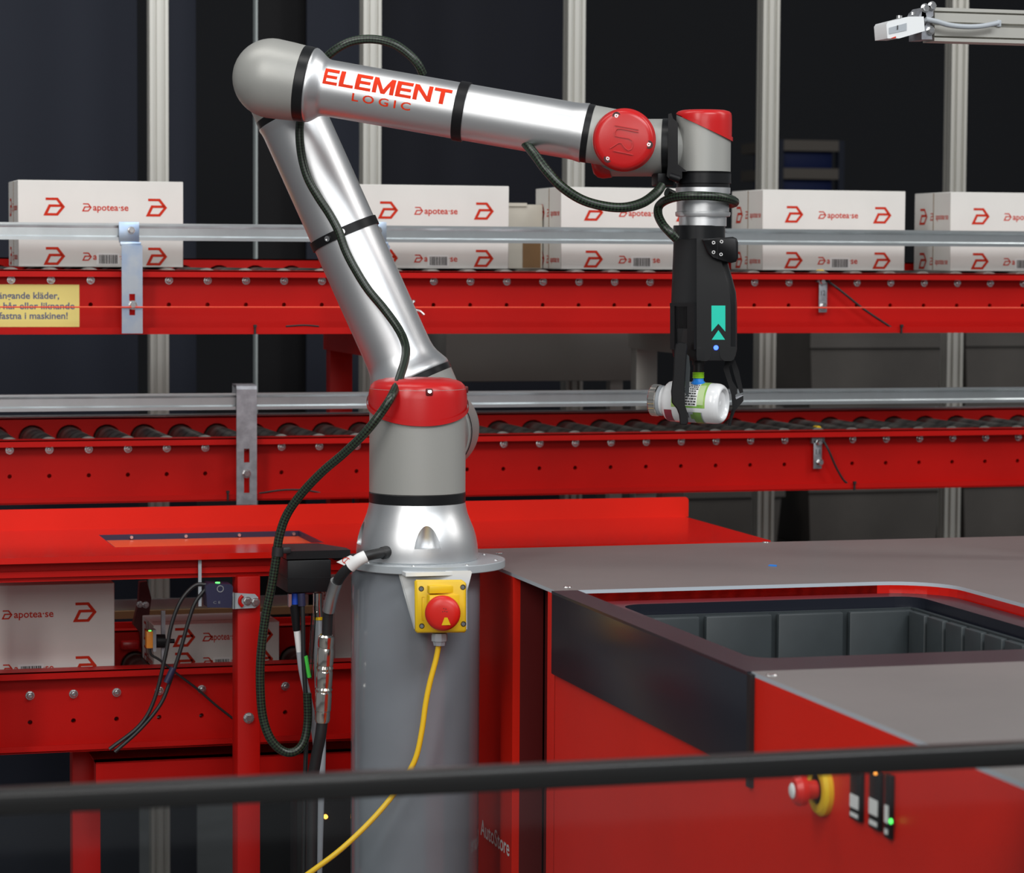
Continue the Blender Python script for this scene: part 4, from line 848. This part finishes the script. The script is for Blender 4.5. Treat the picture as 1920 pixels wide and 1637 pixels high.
# bosses at the bottom, beside the finger roots
for x0, x1 in ((1306, 1334), (1349, 1380)):
    q = [(x0, 650), (x1, 650), (x1, 664), (x1 - 4, 674), (x1 - 9, 677), (x0 + 9, 677), (x0 + 3, 672), (x0, 664)]
    mb = MB(); mb.prism([P(x, y, oL - .049) for x, y in q], [P(x, y, oL - .01) for x, y in q]); mb.obj('boss', 'black_satin', gr)
# ribbed finger housing on the left face
def lf(u_, y, out=0.0):
    a, b = P(1259, y, oL - .004), P(1305, y, oL - .0500); d = (b - a); n = V((-d.y, d.x, 0)).normalized(); n = n if n.dot(F) < 0 else -n; return a + d * u_ + n * out
mb = MB()
for ua_, ub in ((.02, .20), (.72, 1.0)): mb.prism([lf(ua_, 571, .004), lf(ub, 571, .004), lf(ub, 655, .004), lf(ua_, 655, .004)], [lf(ua_, 571, -.004), lf(ub, 571, -.004), lf(ub, 655, -.004), lf(ua_, 655, -.004)])
mb.prism([lf(.02, 568, .0045), lf(1, 568, .0045), lf(1, 574, .0045), lf(.02, 574, .0045)], [lf(.02, 568, -.004), lf(1, 568, -.004), lf(1, 574, -.004), lf(.02, 574, -.004)]); hs = mb.obj('finger_housing', 'black', gr)
mb = MB()
for k in range(11):
    u0 = .21 + k * .0465; mb.prism([lf(u0, 575, .002), lf(u0 + .024, 575, .002), lf(u0 + .024, 616, .002), lf(u0, 616, .002)], [lf(u0, 575, -.001), lf(u0 + .024, 575, -.001), lf(u0 + .024, 616, -.001), lf(u0, 616, -.001)])
mb.obj('ribs', 'black', hs, kind='stuff')
mb = MB(); mb.prism([lf(.2, 617, .0008), lf(.72, 617, .0008), lf(.72, 645, .0008), lf(.2, 645, .0008)], [lf(.2, 617, -.001), lf(.72, 617, -.001), lf(.72, 645, -.001), lf(.2, 645, -.001)]); mb.obj('finger_recess', 'rubber', hs)
# cable connector block with four screws
q = [(1316, 449), (1374, 444), (1381, 447), (1384, 454), (1384, 484), (1380, 491), (1372, 493), (1358, 491), (1336, 484), (1326, 474)]
mb = MB(); mb.loft([[P(1350 + (x - 1350) * k, 468 + (y - 468) * k, oL + d) for x, y in q] for k, d in ((.90, -.068), (.97, -.0665), (1, -.063), (1, -.005), (.9, 0))]); cb = mb.obj('connector_block', 'black', gr, sharp=45)
mb = MB(); mb.box2(P(1344.6, 486, oL - .0684), P(1345.4, 449, oL - .0678)); mb.obj('seam', 'rubber', cb)
for x, y in ((1338, 455), (1338, 473), (1353, 453), (1352, 477)):
    mb = MB(); mb.revolve(P(x, y, oL - .0675), -B, [(0, .0030), (.0014, .0028), (.0014, .0014), (.0004, .0014), (.0004, 0)], 12); mb.obj('screw', 'bolt', cb)
def rface(x, y): return P(x, y, oL - (.050 - .004 * max(0, min(1, (x - 1308) / 62))) - .0007)
mb = MB(); mb.mesh([rface(*p) for p in ((1334, 573), (1360, 573), (1360, 622), (1347, 607), (1334, 622))], [(0, 1, 2, 3, 4)]); mb.mesh([rface(*p) for p in ((1347, 619), (1359.5, 637), (1334.5, 637))], [(0, 1, 2)]); mb.obj('teal_mark', 'teal', gr, normals=False)
mb = MB(); mb.revolve(P(1342.5, 652, oL - .0485), -B, [(0, 0.0), (0, .004), (.0008, .0035), (.0008, 0)], 16); mb.obj('lamp', 'led_blue', gr)
# fingers
fl_ = [(1267, 645), (1273, 641), (1286, 643), (1289, 651), (1288, 661), (1285.5, 702), (1284, 730), (1284.5, 760), (1289, 774), (1290.5, 792), (1287, 797), (1275, 796), (1273, 778), (1269, 767), (1259.5, 755), (1258, 734), (1262, 705), (1264, 661)]
def chamfer_prism(pts, d0, d1, e=.002, k=.94):
    cx_ = sum(p[0] for p in pts) / len(pts); cy_ = sum(p[1] for p in pts) / len(pts)
    def inset(f_):
        n = len(pts); out = []
        for i in range(n):
            a, b, c_ = V((*pts[i - 1], 0)), V((*pts[i], 0)), V((*pts[(i + 1) % n], 0)); m_ = ((a - b).normalized() + (c_ - b).normalized())
            n1 = V((-(c_ - a).y, (c_ - a).x, 0)).normalized(); out.append((b.x + n1.x * f_, b.y + n1.y * f_))
        return out
    ar = sum(pts[i - 1][0] * pts[i][1] - pts[i][0] * pts[i - 1][1] for i in range(len(pts))); s_ = 1 if ar > 0 else -1
    mb = MB(); mb.loft([[P(x, y, d) for x, y in inset(f_)] for f_, d in ((2.0 * s_, d0), (0, d0 + e), (0, d1 - e), (2.0 * s_, d1))]); return mb
f1 = chamfer_prism(fl_, oL - .072, oL - .046).obj('finger', 'black', gr, sharp=30)
mb = MB(); q = [(1286, 662), (1292, 668), (1294, 690), (1292, 735), (1290, 746), (1284, 736), (1285.5, 700)]; mb.prism([P(x, y, oL - .058) for x, y in q], [P(x, y, oL - .046) for x, y in q]); mb.obj('finger_pad', 'bin', f1)
def z6(l): return [(1200 + x / 8.727, 650 + y / 8.727) for x, y in l]
mb = MB()
for l in ([(1365, 370), (1450, 330), (1512, 560), (1592, 690), (1590, 770), (1530, 810), (1498, 800), (1440, 600)], [(1495, 280), (1555, 215), (1622, 400), (1692, 750), (1632, 765), (1545, 480)],
          [(1365, 370), (1400, 200), (1555, 215), (1500, 285), (1450, 332)], [(1495, 795), (1560, 790), (1570, 860), (1690, 770), (1692, 890), (1562, 1040), (1502, 1210), (1490, 1300), (1440, 1290), (1470, 1150), (1512, 1000)]):
    q = z6(l); mb.prism([P(x, y, oL + .012) for x, y in q], [P(x, y, oL + .034) for x, y in q])
f2 = mb.obj('finger', 'black', gr, sharp=25)
q = z6([(1560, 830), (1690, 785), (1690, 800), (1575, 862)]); mb = MB(); mb.prism([P(x, y, oL + .0112) for x, y in q], [P(x, y, oL + .02) for x, y in q]); mb.obj('link_pin', 'dull_zinc', f2)
mb = MB()
for k in range(16):
    y = 768 + k * 1.95; x = 1374 - k * .55 + (1.5 if k < 6 else 0); mb.box2(P(x - 4, y + .9, oL + .0095), P(x - .5, y, oL + .0125))
mb.obj('grip_teeth', 'black', f2, kind='stuff')
# suction cup between the fingers
sc = V((P(1309.5, 700, oL - .014).x, P(1309.5, 700, oL - .014).y, 0))
mb = MB(); mb.revolve(sc, U, [(zl_(672), .0), (zl_(672), .010), (zl_(684), .010), (zl_(684), .008), (zl_(697), .008), (zl_(697), 0)], 20); mb.obj('suction_stem', 'rubber', gr)
mb = MB(); pr = [(zl_(697), 0)]
for k in range(4): pr += [(zl_(697 + 3 * k), .0088), (zl_(698.5 + 3 * k), .0098), (zl_(700 + 3 * k), .0086)]
pr.append((zl_(709), 0)); mb.revolve(sc, U, pr, 24); mb.obj('suction_bellows', 'lime', gr)
mb = MB(); mb.revolve(sc, U, [(zl_(709), 0), (zl_(709), .0085), (zl_(713), .0088), (zl_(718), .0125), (zl_(720), .0125), (zl_(720), 0)], 24); mb.obj('suction_lip', 'sky_blue', gr)

# ================================================================== pill bottle in the gripper
oB = oL - .006; mB = mpp(oB); A0 = P(1222.5, 750, oB + .020); tilt_ = math.radians(18)
ax = (E1 * math.cos(tilt_) - B * math.sin(tilt_) - U * .026).normalized(); kx_ = mB / math.cos(tilt_)
bt = thing('pill_bottle', 'white pill bottle with green label and clear cap, held in the black gripper', 'bottle', A0)
mb = MB(); mb.revolve(A0, ax, [(s_ * kx_, r * mB) for s_, r in ((22, 0), (22, 27), (26, 27), (28, 30), (31, 34), (34, 36.5), (38, 37.6), (120, 37.6), (127, 37), (132, 35), (135, 32), (136, 29), (135, 27), (130, 25), (129, 0))], 56); bo = mb.obj('body', 'bottle', bt, sharp=60)
mb = MB(); mb.revolve(A0 + ax * (128.5 * kx_), ax, [(0, 0), (0, 6 * mB), (1.2 * kx_, 4 * mB), (1.2 * kx_, 0)], 16); mb.obj('base_nub', 'bottle', bt)
mb = MB(); x_, y_ = frame(ax); n = 60
mb.loft([[A0 + ax * (s_ * kx_) + (x_ * math.cos(2 * pi * i / n) + y_ * math.sin(2 * pi * i / n)) * (r + (dr if i % 2 else 0)) * mB for i in range(n)] for s_, r, dr in ((0, 25, 0), (1, 27.6, .7), (2.5, 29.0, .9), (14, 29.0, .9), (15, 28, .4))]); mb.obj('cap', 'chrome', bt, label='clear shiny ribbed cap')
mb = MB(); mb.revolve(A0, ax, [(15 * kx_, 27 * mB), (16 * kx_, 28.4 * mB), (21 * kx_, 28.4 * mB), (22 * kx_, 27 * mB)], 48); mb.obj('neck_ring', 'grey_cable', bt)
bup = (U - ax * U.dot(ax)).normalized(); bfr = bup.cross(ax); bfr = bfr if bfr.dot(F) < 0 else -bfr
def patch(s0, s1, a0, a1, m, name, lift=.0003, parent=None, shape=None):
    mb = MB(); n = 14; r = 37.6 * mB + lift
    for i in range(n):
        for (u0, u1) in ((s0, s1),):
            q = []
            for a, s_ in ((i, u0), (i, u1), (i + 1, u1), (i + 1, u0)):
                t_ = math.radians(a0 + (a1 - a0) * a / n); q.append(A0 + ax * (s_ * kx_) + (bfr * math.cos(t_) + bup * math.sin(t_)) * r)
            mb.poly(q)
    bmesh.ops.remove_doubles(mb.bm, verts=mb.bm.verts[:], dist=1e-6); return mb.obj(name, m, parent or bo, normals=False)
patch(50, 113, -12, 100, 'lbl_green', 'label'); patch(70, 98, -7, 85, 'paper', 'label', .0005); patch(98, 110, -3, 60, 'lbl_pale', 'label', .0005)
rr = random.Random(5); mb = MB()
for k in range(11):
    a_ = -4 + k * 7.6
    s_ = 71.5
    while s_ < 95:
        e_ = s_ + rr.uniform(1.5, 5)
        t0, t1 = math.radians(a_), math.radians(a_ + 4.2); r = 37.6 * mB + .0008
        mb.poly([A0 + ax * (u_ * kx_) + (bfr * math.cos(t_) + bup * math.sin(t_)) * r for u_, t_ in ((s_, t0), (min(e_, 97), t0), (min(e_, 97), t1), (s_, t1))]); s_ = e_ + rr.uniform(.6, 1.6)
mb.obj('label_print', 'dark_ink', bo, normals=False, kind='stuff')
patch(36, 50, -72, -21, 'lbl_maroon', 'label'); patch(66, 107, -80, -25, 'grey_cable', 'label', .0002); patch(90, 105, -84, -25, 'leaf', 'label', .0005); patch(85, 92, -50, -32, 'leaf', 'label', .0005)
mb = MB(); s_ = 66
while s_ < 81:
    b_ = rr.choice((.4, .8, 1.2)); t0, t1 = math.radians(-44), math.radians(-27); r = 37.6 * mB + .0008
    mb.poly([A0 + ax * (u_ * kx_) + (bfr * math.cos(t_) + bup * math.sin(t_)) * r for u_, t_ in ((s_, t0), (s_ + b_, t0), (s_ + b_, t1), (s_, t1))]); s_ += b_ + .7
mb.obj('barcode', 'dark_ink', bo, normals=False)

# ================================================================== braided cable along the arm
t = thing('robot_cable', 'black and green braided cable running along the robot arm', 'cable', P(640, 430, 0))
def cable(pts, r, name, m, parent, n=12, sub=8): mb = MB(); mb.tube([P(*p) for p in pts], r, n, sub); return mb.obj(name, m, parent, sharp=80)
path = [(793, 139, .12), (782, 118, .11), (762, 98, .105), (735, 81, .10), (700, 73.5, .10), (665, 76, .10), (638, 87, .10), (612, 108, .11), (590, 140, .135), (572, 190, .15), (563, 228, .148), (562, 262, .148), (567, 300, .150), (578, 336, .150), (597, 370, .150), (618, 402, .152), (634, 432, .150), (648, 470, .148), (666, 505, .145),
        (690, 543, .142), (719, 578, .138), (744, 612, .130), (758, 640, .115), (761, 664, .08), (752, 700, .0), (736, 740, -.085), (713, 776, -.096), (684, 812, -.096), (645, 850, -.085), (604, 885, -.075), (566, 925, -.065), (538, 965, -.06), (524, 1005, -.06), (517, 1050, -.06), (509, 1100, -.06), (497, 1160, -.06), (489, 1230, -.06), (488, 1290, -.06), (493, 1345, -.06), (507, 1385, -.06), (530, 1408, -.055), (553, 1409, -.05), (570, 1390, -.045), (577, 1350, -.04), (576, 1300, -.04)]
cable(path, .0071, 'sleeve', 'braid', t)
t2 = thing('gripper_cable', 'braided cable sagging below the forearm and looping round the tool flange', 'cable', P(1150, 388, 0))
cable([(985, 268, .03), (1004, 292, .01), (1025, 320, .0), (1053, 350, .0), (1090, 374, .01), (1130, 386, .02), (1170, 389, .03), (1205, 380, .05), (1230, 362, .07), (1240, 349, .085)], .0078, 'sleeve', 'braid', t2)
r = 63 * mL; ring_ = []
for k in range(15):
    a = math.radians(178 + k * 14.5); ring_.append(gx + V((P(1308, 400, oL) - P(1311, 400, oL)).to_tuple()) * 1 + E1 * (r * math.cos(a)) + B * (r * math.sin(a)) * .93 + U * zl_(378 + 4 * k / 14))
mb = MB(); head = [P(1268, 448, oL - .052), P(1256, 436, oL - .056), P(1242, 420, oL - .050), P(1234, 402, oL - .035)]
ring2 = []
for px, py, d in ((1236, 386, -.028), (1250, 375, -.045), (1275, 368.5, -.060), (1310, 367, -.068), (1345, 369, -.060), (1370, 374, -.036), (1378, 379, -.005), (1370, 382, .035), (1345, 380, .060), (1310, 376, .066), (1275, 370, .06), (1250, 360, .045)): ring2.append(P(px, py, oL + d))
mb.tube(head + ring2, .0072, 12, 8); mb.obj('loop', 'braid', t2, sharp=80)

# ================================================================== junction box at the left of the base
oJ = -.035; t = thing('junction_box', 'black junction box beside the robot base', 'box', P(590, 1110, oJ))
Yj = P(590, 1060, oJ).y
a, b = at(539, 1112, Y=Yj), at(621, 1049, Y=Yj); la, lb_ = at(537, 1049, Y=Yj - .002), at(657, 1031, Y=Yj - .002)
mb = MB(); mb.box2((a.x, Yj, a.z), (b.x, Yj + .10, b.z), bevel=.002); mb.box2((a.x - .001, Yj - .0005, a.z + .022), (b.x + .001, Yj + .1005, a.z + .0235)); mb.obj('body', 'black', t)
q = [(la.x, Yj - .002), (lb_.x, Yj - .002), (lb_.x, Yj + .03), (lb_.x - .03, Yj + .108), (la.x, Yj + .108)]
mb = MB(); mb.prism([V((x, y, la.z)) for x, y in q], [V((x, y, lb_.z)) for x, y in q]); mb.obj('lid', 'black_satin', t)
mb = MB(); mb.box2((lb_.x - .02, Yj + .02, la.z - .006), (pcx.x - .07, Yj + .06, la.z)); mb.obj('mount_arm', 'black', t)
mb = MB(); c = P(520, 1032, -.06); mb.revolve(c - U * .009, V((0.1, 0, 1)), [(0, .0075), (0, .0095), (.014, .0095), (.014, .0075)], 16); mb.box(c + V((.014, 0, 0)), (.014, .012, .010), bevel=.002); mb.obj('cable_clip', 'rubber', t)
yj = Yj + .02
def J_(x, y, d=0.0): return at(x, y, Y=yj + d)
t3 = thing('power_lead', 'black plug lead with a blue collar hanging from the junction box', 'cable', J_(554, 1115))
mb = MB(); mb.cyl(J_(554, 1112), J_(554, 1133), .0062, 16); mb.obj('collar', 'blue', t3)
mb = MB(); mb.cyl(J_(553, 1133), J_(556, 1183), .0088, 16, r1=.006, bev=.001); mb.obj('plug', 'black', t3)
mb = MB(); mb.cyl(J_(557, 1183), J_(562, 1222), .0055, 14); mb.obj('white_sleeve', 'paper', t3)
mb = MB(); mb.tube([J_(562, 1222), J_(567, 1260), (J_(578, 1310)), J_(590, 1370), J_(594, 1420), J_(590, 1500), J_(582, 1640)], .0058, 10, 6); mb.obj('sheath', 'grey_cable', t3)
mb = MB(); mb.box2(J_(541, 1138, -.004), J_(545, 1113, .004)); mb.obj('latch', 'bolt', t3)
t4 = thing('black_lead', 'thin black lead hanging straight down from the junction box', 'cable', J_(568, 1115))
mb = MB(); mb.tube([J_(566, 1112, -.012), J_(568, 1160, -.014), J_(569, 1230, -.014), J_(573, 1300, -.014), J_(578, 1350, -.014), J_(574, 1400, -.014), J_(572, 1470, -.014), J_(570, 1640, -.014)], .0036, 10, 5); mb.obj('sheath', 'rubber', t4)
mb = MB(); mb.cyl(J_(565, 1112, -.012), J_(566, 1136, -.012), .0062, 14); mb.obj('plug', 'dark_blue', t4)
t5 = thing('sensor_lead', 'clear-sleeved lead with a silver screw plug and yellow band, under the junction box', 'cable', J_(597, 1115))
mb = MB(); mb.cyl(J_(596, 1112), J_(596, 1136), .0078, 14); mb.cyl(J_(596, 1136), J_(597, 1156), .0085, 10); mb.obj('screw_plug', 'chrome', t5)
mb = MB(); mb.cyl(J_(597, 1156), J_(597, 1162), .0080, 14); mb.obj('yellow_band', 'yellow', t5)
mb = MB(); mb.tube([J_(597, 1162), J_(597, 1200), J_(597, 1260), J_(601, 1330), J_(603, 1400), J_(600, 1500), J_(596, 1640)], .0070, 10, 5); mb.obj('sheath', 'grey_cable', t5)
mb = MB(); mb.tube([J_(588, 1150, -.012), J_(586, 1190, -.014), J_(583, 1240, -.014), J_(580, 1272, -.014)], .004, 10, 5); mb.obj('clear_sleeve', 'clear', t5)
mb = MB(); mb.tube([J_(573, 1230, -.016), J_(576, 1248, -.016), J_(580, 1270, -.016)], .0034, 8, 5); mb.obj('green_core', 'green_cable', t5)
# ---- robot connection cable with silver coupling
t6 = thing('coupling_cable', 'thick black cable with a white tag and silver coupling, from the robot base', 'cable', P(700, 1038, -.12))
mb = MB(); mb.revolve(P(722, 1036, -.09), (P(700, 1042, -.11) - P(722, 1036, -.09)), [(-.012, .0), (-.012, .0098), (.006, .0098), (.008, .008)], 18); mb.obj('grommet', 'rubber', t6)
mb = MB(); mb.tube([P(722, 1036, -.09), P(704, 1039, -.105), P(685, 1044, -.115), P(664, 1056, -.118), P(645, 1073, -.112), P(632, 1092, -.10), P(622, 1118, -.085), P(615, 1150, -.075), P(613, 1192, -.07)], .0082, 12, 6); mb.obj('sheath', 'rubber', t6)
d = (P(652, 1064, -.118) - P(688, 1043, -.115)).normalized()
mb = MB(); mb.tube([P(686, 1043, -.1155), P(672, 1050, -.1185), P(656, 1063, -.117)], .0096, 14, 5); tg = mb.obj('white_tag', 'paper', t6)
mb = MB(); q = [(631, 1054), (657, 1041), (668, 1046), (654, 1064)]; mb.prism([P(x, y, -.120) for x, y in q], [P(x, y, -.1194) for x, y in q]); mb.obj('tag_flag', 'paper', tg)
mb = MB(); p, f = stroke2d([(649 + 7 * math.cos(k * pi / 6), 1051 + 5.5 * math.sin(k * pi / 6)) for k in range(12)], 1.4, True); mb.mesh([P(x, y, -.1206) for x, y in p], f); p, f = stroke2d([(645, 1055), (653, 1047)], 1.2); mb.mesh([P(x, y, -.1206) for x, y in p], f); mb.obj('tag_mark', 'ink', tg, normals=False)
mb = MB(); mb.tube([P(631, 1090, -.1005), P(622, 1118, -.085), P(616, 1146, -.076)], .0098, 14, 5); mb.obj('shiny_wrap', 'steel', t6)
c0_, c1_ = P(612, 1190, -.07), P(604, 1354, -.06); L = (c1_ - c0_).length
mb = MB(); mb.revolve(c0_, c1_ - c0_, [(x * L, r * .001) for x, r in ((0, 0), (0, 10), (.02, 13), (.12, 13), (.13, 12.4), (.15, 12.4), (.16, 13.2), (.34, 13.2), (.35, 12), (.38, 13.6), (.41, 12), (.43, 13), (.58, 13), (.60, 12.2), (.62, 14), (.65, 12.2), (.67, 13.2), (.86, 13.2), (.87, 12.2), (.97, 12.2), (1, 10.5), (1, 0))], 28); mb.obj('coupling', 'chrome', t6, sharp=30)
mb = MB(); mb.tube([c1_, P(600, 1385, -.06), P(592, 1425, -.055), P(586, 1480, -.05), P(584, 1640, -.05)], .0092, 12, 5); mb.obj('sheath', 'rubber', t6)

# ================================================================== emergency stop box on the pedestal
oE = -.165; es = thing('emergency_stop', 'yellow emergency stop box with a red mushroom button on the pedestal', 'button', P(826, 1180, oE + .05)); mE = mpp(oE)
q = [(749, 1072), (882, 1070), (885, 1073), (876, 1108), (876, 1180), (780, 1180)]
mb = MB(); mb.prism([P(x, y, oE + .052) for x, y in q], [P(x, y, oE + .055) for x, y in q]); mb.prism([P(749, 1072, oE + .055), P(780, 1180, oE + .055), P(776, 1180, oE + .052), P(746, 1072, oE + .052)], [P(749, 1072, oE + .075), P(780, 1180, oE + .06), P(776, 1180, oE + .06), P(746, 1072, oE + .075)])
mb.box2(P(752, 1077, oE + .052), P(880, 1071, oE + .062)); mb.obj('bracket', 'white', es)
mb = MB(); cq = [(777, 1090), (780, 1087), (865, 1087), (870, 1090), (874, 1094), (874, 1183), (871, 1186), (782, 1187), (778, 1183)]
mb.loft([[P(826 + (x - 826) * k, 1137 + (y - 1137) * k, oE + d) for x, y in cq] for k, d in ((.93, 0), (.97, .001), (1, .004), (1, .034))]); eb = mb.obj('box', 'yellow', es, sharp=40)
mb = MB(); mb.loft([[P(826 + (x - 826) * k, 1137 + (y - 1137) * k, oE + d) for x, y in cq] for k, d in ((.98, .034), (.98, .052))]); mb.obj('box_base', 'black', es)
mb = MB(); mb.box2(P(801, 1111, oE - .0012), P(856, 1098, oE + .002), bevel=.0008); mb.box2(P(791, 1163, oE - .0012), P(801, 1119, oE + .002), bevel=.0008); mb.box2(P(800, 1165, oE - .0012), P(868, 1115, oE + .002), bevel=.0008); mb.obj('raised_panel', 'yellow', eb)
for x, y in ((790, 1104), (868, 1101), (791, 1174), (869, 1170)):
    mb = MB(); mb.revolve(P(x, y, oE), -B, [(0, .0042), (.0006, .0040), (.0006, .0032), (-.0005, .003)], 14); mb.obj('screw_rim', 'rubber', eb)
    mb = MB(); mb.revolve(P(x, y, oE), -B, [(0, .003), (.0009, .0028), (.0009, 0)], 12); mb.obj('screw', 'bolt', eb)
ec = P(834, 1146, oE)
mb = MB(); mb.revolve(ec, -B, [(0, .016), (.012, .015), (.014, 25 * mE), (.017, 31 * mE), (.022, 33.5 * mE), (.027, 33 * mE), (.031, 30 * mE), (.0335, 23 * mE), (.0345, 14 * mE), (.035, 0)], 48); mu = mb.obj('mushroom', 'stop_red', es, sharp=60)
mb = MB()
for (x, y) in ((836, 1142), (834, 1146), (832, 1141), (838, 1147), (830, 1147)): mb.revolve(P(x, y, oE - .0353), -B, [(0, .0008), (.0002, 0)], 6)
mb.obj('dots', 'dark_ink', mu, kind='stuff')
q = [(833.5, 1158), (839, 1158), (845, 1172), (828, 1172.5)]; mb = MB(); mb.mesh([P(x, y, oE - (.0359 if y < 1165 else .0345)) for x, y in q], [(0, 1, 2, 3)]); mb.obj('arrow_mark', 'yellow', mu, normals=False)
mb = MB(); mb.revolve(P(824, 1187, oE + .02), -U, [(0, .0), (0, .0115), (.004, .0125), (.012, .0125), (.013, .0105), (.019, .009), (.019, 0)], 8); mb.obj('cable_gland', 'grey_cable', es)
mb = MB(); mb.tube([P(823, 1208, oE + .02), P(817, 1238, oE + .02), P(806, 1280, oE + .02), P(798, 1320, oE + .02), P(791, 1370, oE + .02), P(780, 1420, oE + .02), P(760, 1458, oE + .02), P(730, 1500, oE + .015), P(690, 1545, oE), P(640, 1592, oE - .02), P(590, 1630, oE - .03), P(540, 1665, oE - .03)], .0043, 10, 6); mb.obj('yellow_cable', 'yellow_cable', es)

# ================================================================== beam with sensor at the top right
oS = .25; sb = thing('sensor_beam', 'pale aluminium beam with a small tilted sensor at the upper right', 'beam', P(1800, 60, oS))
Ysb = P(1790, 45, oS).y
a, b = at(1752, 76, Y=Ysb), at(2060, 13, Y=Ysb); z0, z1 = at(1760, 77, Y=Ysb).z, at(1760, 14, Y=Ysb).z; hh = z1 - z0
q = [(0, 0), (0, .10), (.006, .13), (0, .16), (0, .46), (.008, .50), (.008, .54), (0, .58), (0, .84), (.006, .87), (0, .90), (0, 1)]
mb = MB(); mb.prism([V((a.x, Ysb + d, z0 + hh * k)) for d, k in q] + [V((a.x, Ysb + .045, z1)), V((a.x, Ysb + .045, z0))], [V((b.x, Ysb + d, z0 + hh * k)) for d, k in q] + [V((b.x, Ysb + .045, z1)), V((b.x, Ysb + .045, z0))]); mb.obj('profile', 'alu_post', sb, sharp=20)
mb = MB(); mb.box2((b.x - .05, Ysb, 0), (b.x, Ysb + .05, z0), bevel=.003); mb.obj('upright', 'alu_post', sb)
mb = MB(); yq = Ysb - .012
for q in ([(1727, 35), (1729, 20), (1735, 13), (1746, 12), (1750, 16), (1750, 30), (1744, 34)], [(1728, 74), (1728, 62), (1738, 42), (1742, 40), (1746, 52), (1748, 74)], [(1720, 36), (1728, 20), (1734, 16), (1738, 34), (1736, 44), (1722, 44)]):
    mb.prism([at(x, y, Y=yq) for x, y in q], [at(x, y, Y=yq) + V((0, .05, 0)) for x, y in q])
cl = mb.obj('clamp', 'dull_zinc', sb)
for x, y in ((1734, 15), (1747, 11), (1744, 57), (1717, 38)): hexbolt(at(x, y, Y=yq), V((0, -1, 0)), .006, .006).obj('bolt', 'bolt', cl)
q = [(1662, 46), (1665, 41), (1704, 31), (1732, 31), (1734, 58), (1700, 68), (1686, 72), (1664, 72)]
mb = MB(); mb.prism([at(x, y, Y=yq - .02) for x, y in q], [at(x, y, Y=yq - .02) + V((0, .05, 0)) for x, y in q]); sn = mb.obj('sensor', 'white', sb)
mb = MB(); q = [(1667, 52), (1700, 43), (1700, 57), (1667, 64)]; mb.prism([at(x, y, Y=yq - .021) for x, y in q], [at(x, y, Y=yq - .0205) for x, y in q]); mb.obj('grille', 'grey_cable', sn)
mb = MB(); q = [(1682, 48), (1684, 47), (1684, 55), (1682, 56)]; mb.prism([at(x, y, Y=yq - .022) for x, y in q], [at(x, y, Y=yq - .0208) for x, y in q]); mb.obj('slot', 'dark_ink', sn)
mb = MB(); q = [(1670, 71.5), (1680, 68), (1680, 71), (1674, 72)]; mb.prism([at(x, y, Y=yq - .022) for x, y in q], [at(x, y, Y=yq - .0208) for x, y in q]); mb.obj('red_mark', 'ink', sn)
for x, y in ((1686, 34), (1711, 28)): mb = MB(); c = at(x, y, Y=yq); mb.cyl(c, c + U * .004, .005, 10); mb.obj('bolt', 'bolt', sn)
mb = MB(); mb.tube([at(x, y, Y=yq - .006) for x, y in ((1736, 36), (1755, 40), (1780, 47), (1810, 50), (1840, 49), (1872, 43))], .0042, 10, 6); mb.obj('cable', 'grey_cable', sb)
mb = MB(); mb.box2(at(1870, 50, Y=Ysb - .004), at(1876, 38, Y=Ysb), bevel=.001); mb.obj('cable_clip', 'grey_cable', sb)

# ================================================================== guard rail with clear pane in front
yg_ = CAM.y + 2.4 * math.cos(TH); gd = thing('guard_barrier', 'blurred black guard rail with a clear pane below, in front of everything', 'barrier', (at(960, 1465, Y=yg_).x, yg_, 0))
zg1, zg0 = at(960, 1442, Y=yg_).z, at(960, 1485, Y=yg_).z; xa, xb = at(-300, 1465, Y=yg_).x, at(2300, 1465, Y=yg_).x
mb = MB(); mb.box2((xa, yg_, zg0), (xb, yg_ + .03, zg1), bevel=.004, seg=3); mb.obj('rail', 'black_bar', gd)
mb = MB(); mb.box2((xa + .05, yg_ + .012, .08), (xb - .05, yg_ + .018, zg0 + .004)); mb.obj('pane', 'glass', gd)
for x in (xa + .02, xb - .02): mb = MB(); mb.box2((x - .02, yg_, 0), (x + .02, yg_ + .03, zg0), bevel=.003); mb.obj('upright', 'black_bar', gd)
mb = MB(); mb.box2((xa, yg_, .05), (xb, yg_ + .03, .085), bevel=.003); mb.obj('bottom_rail', 'black_bar', gd)
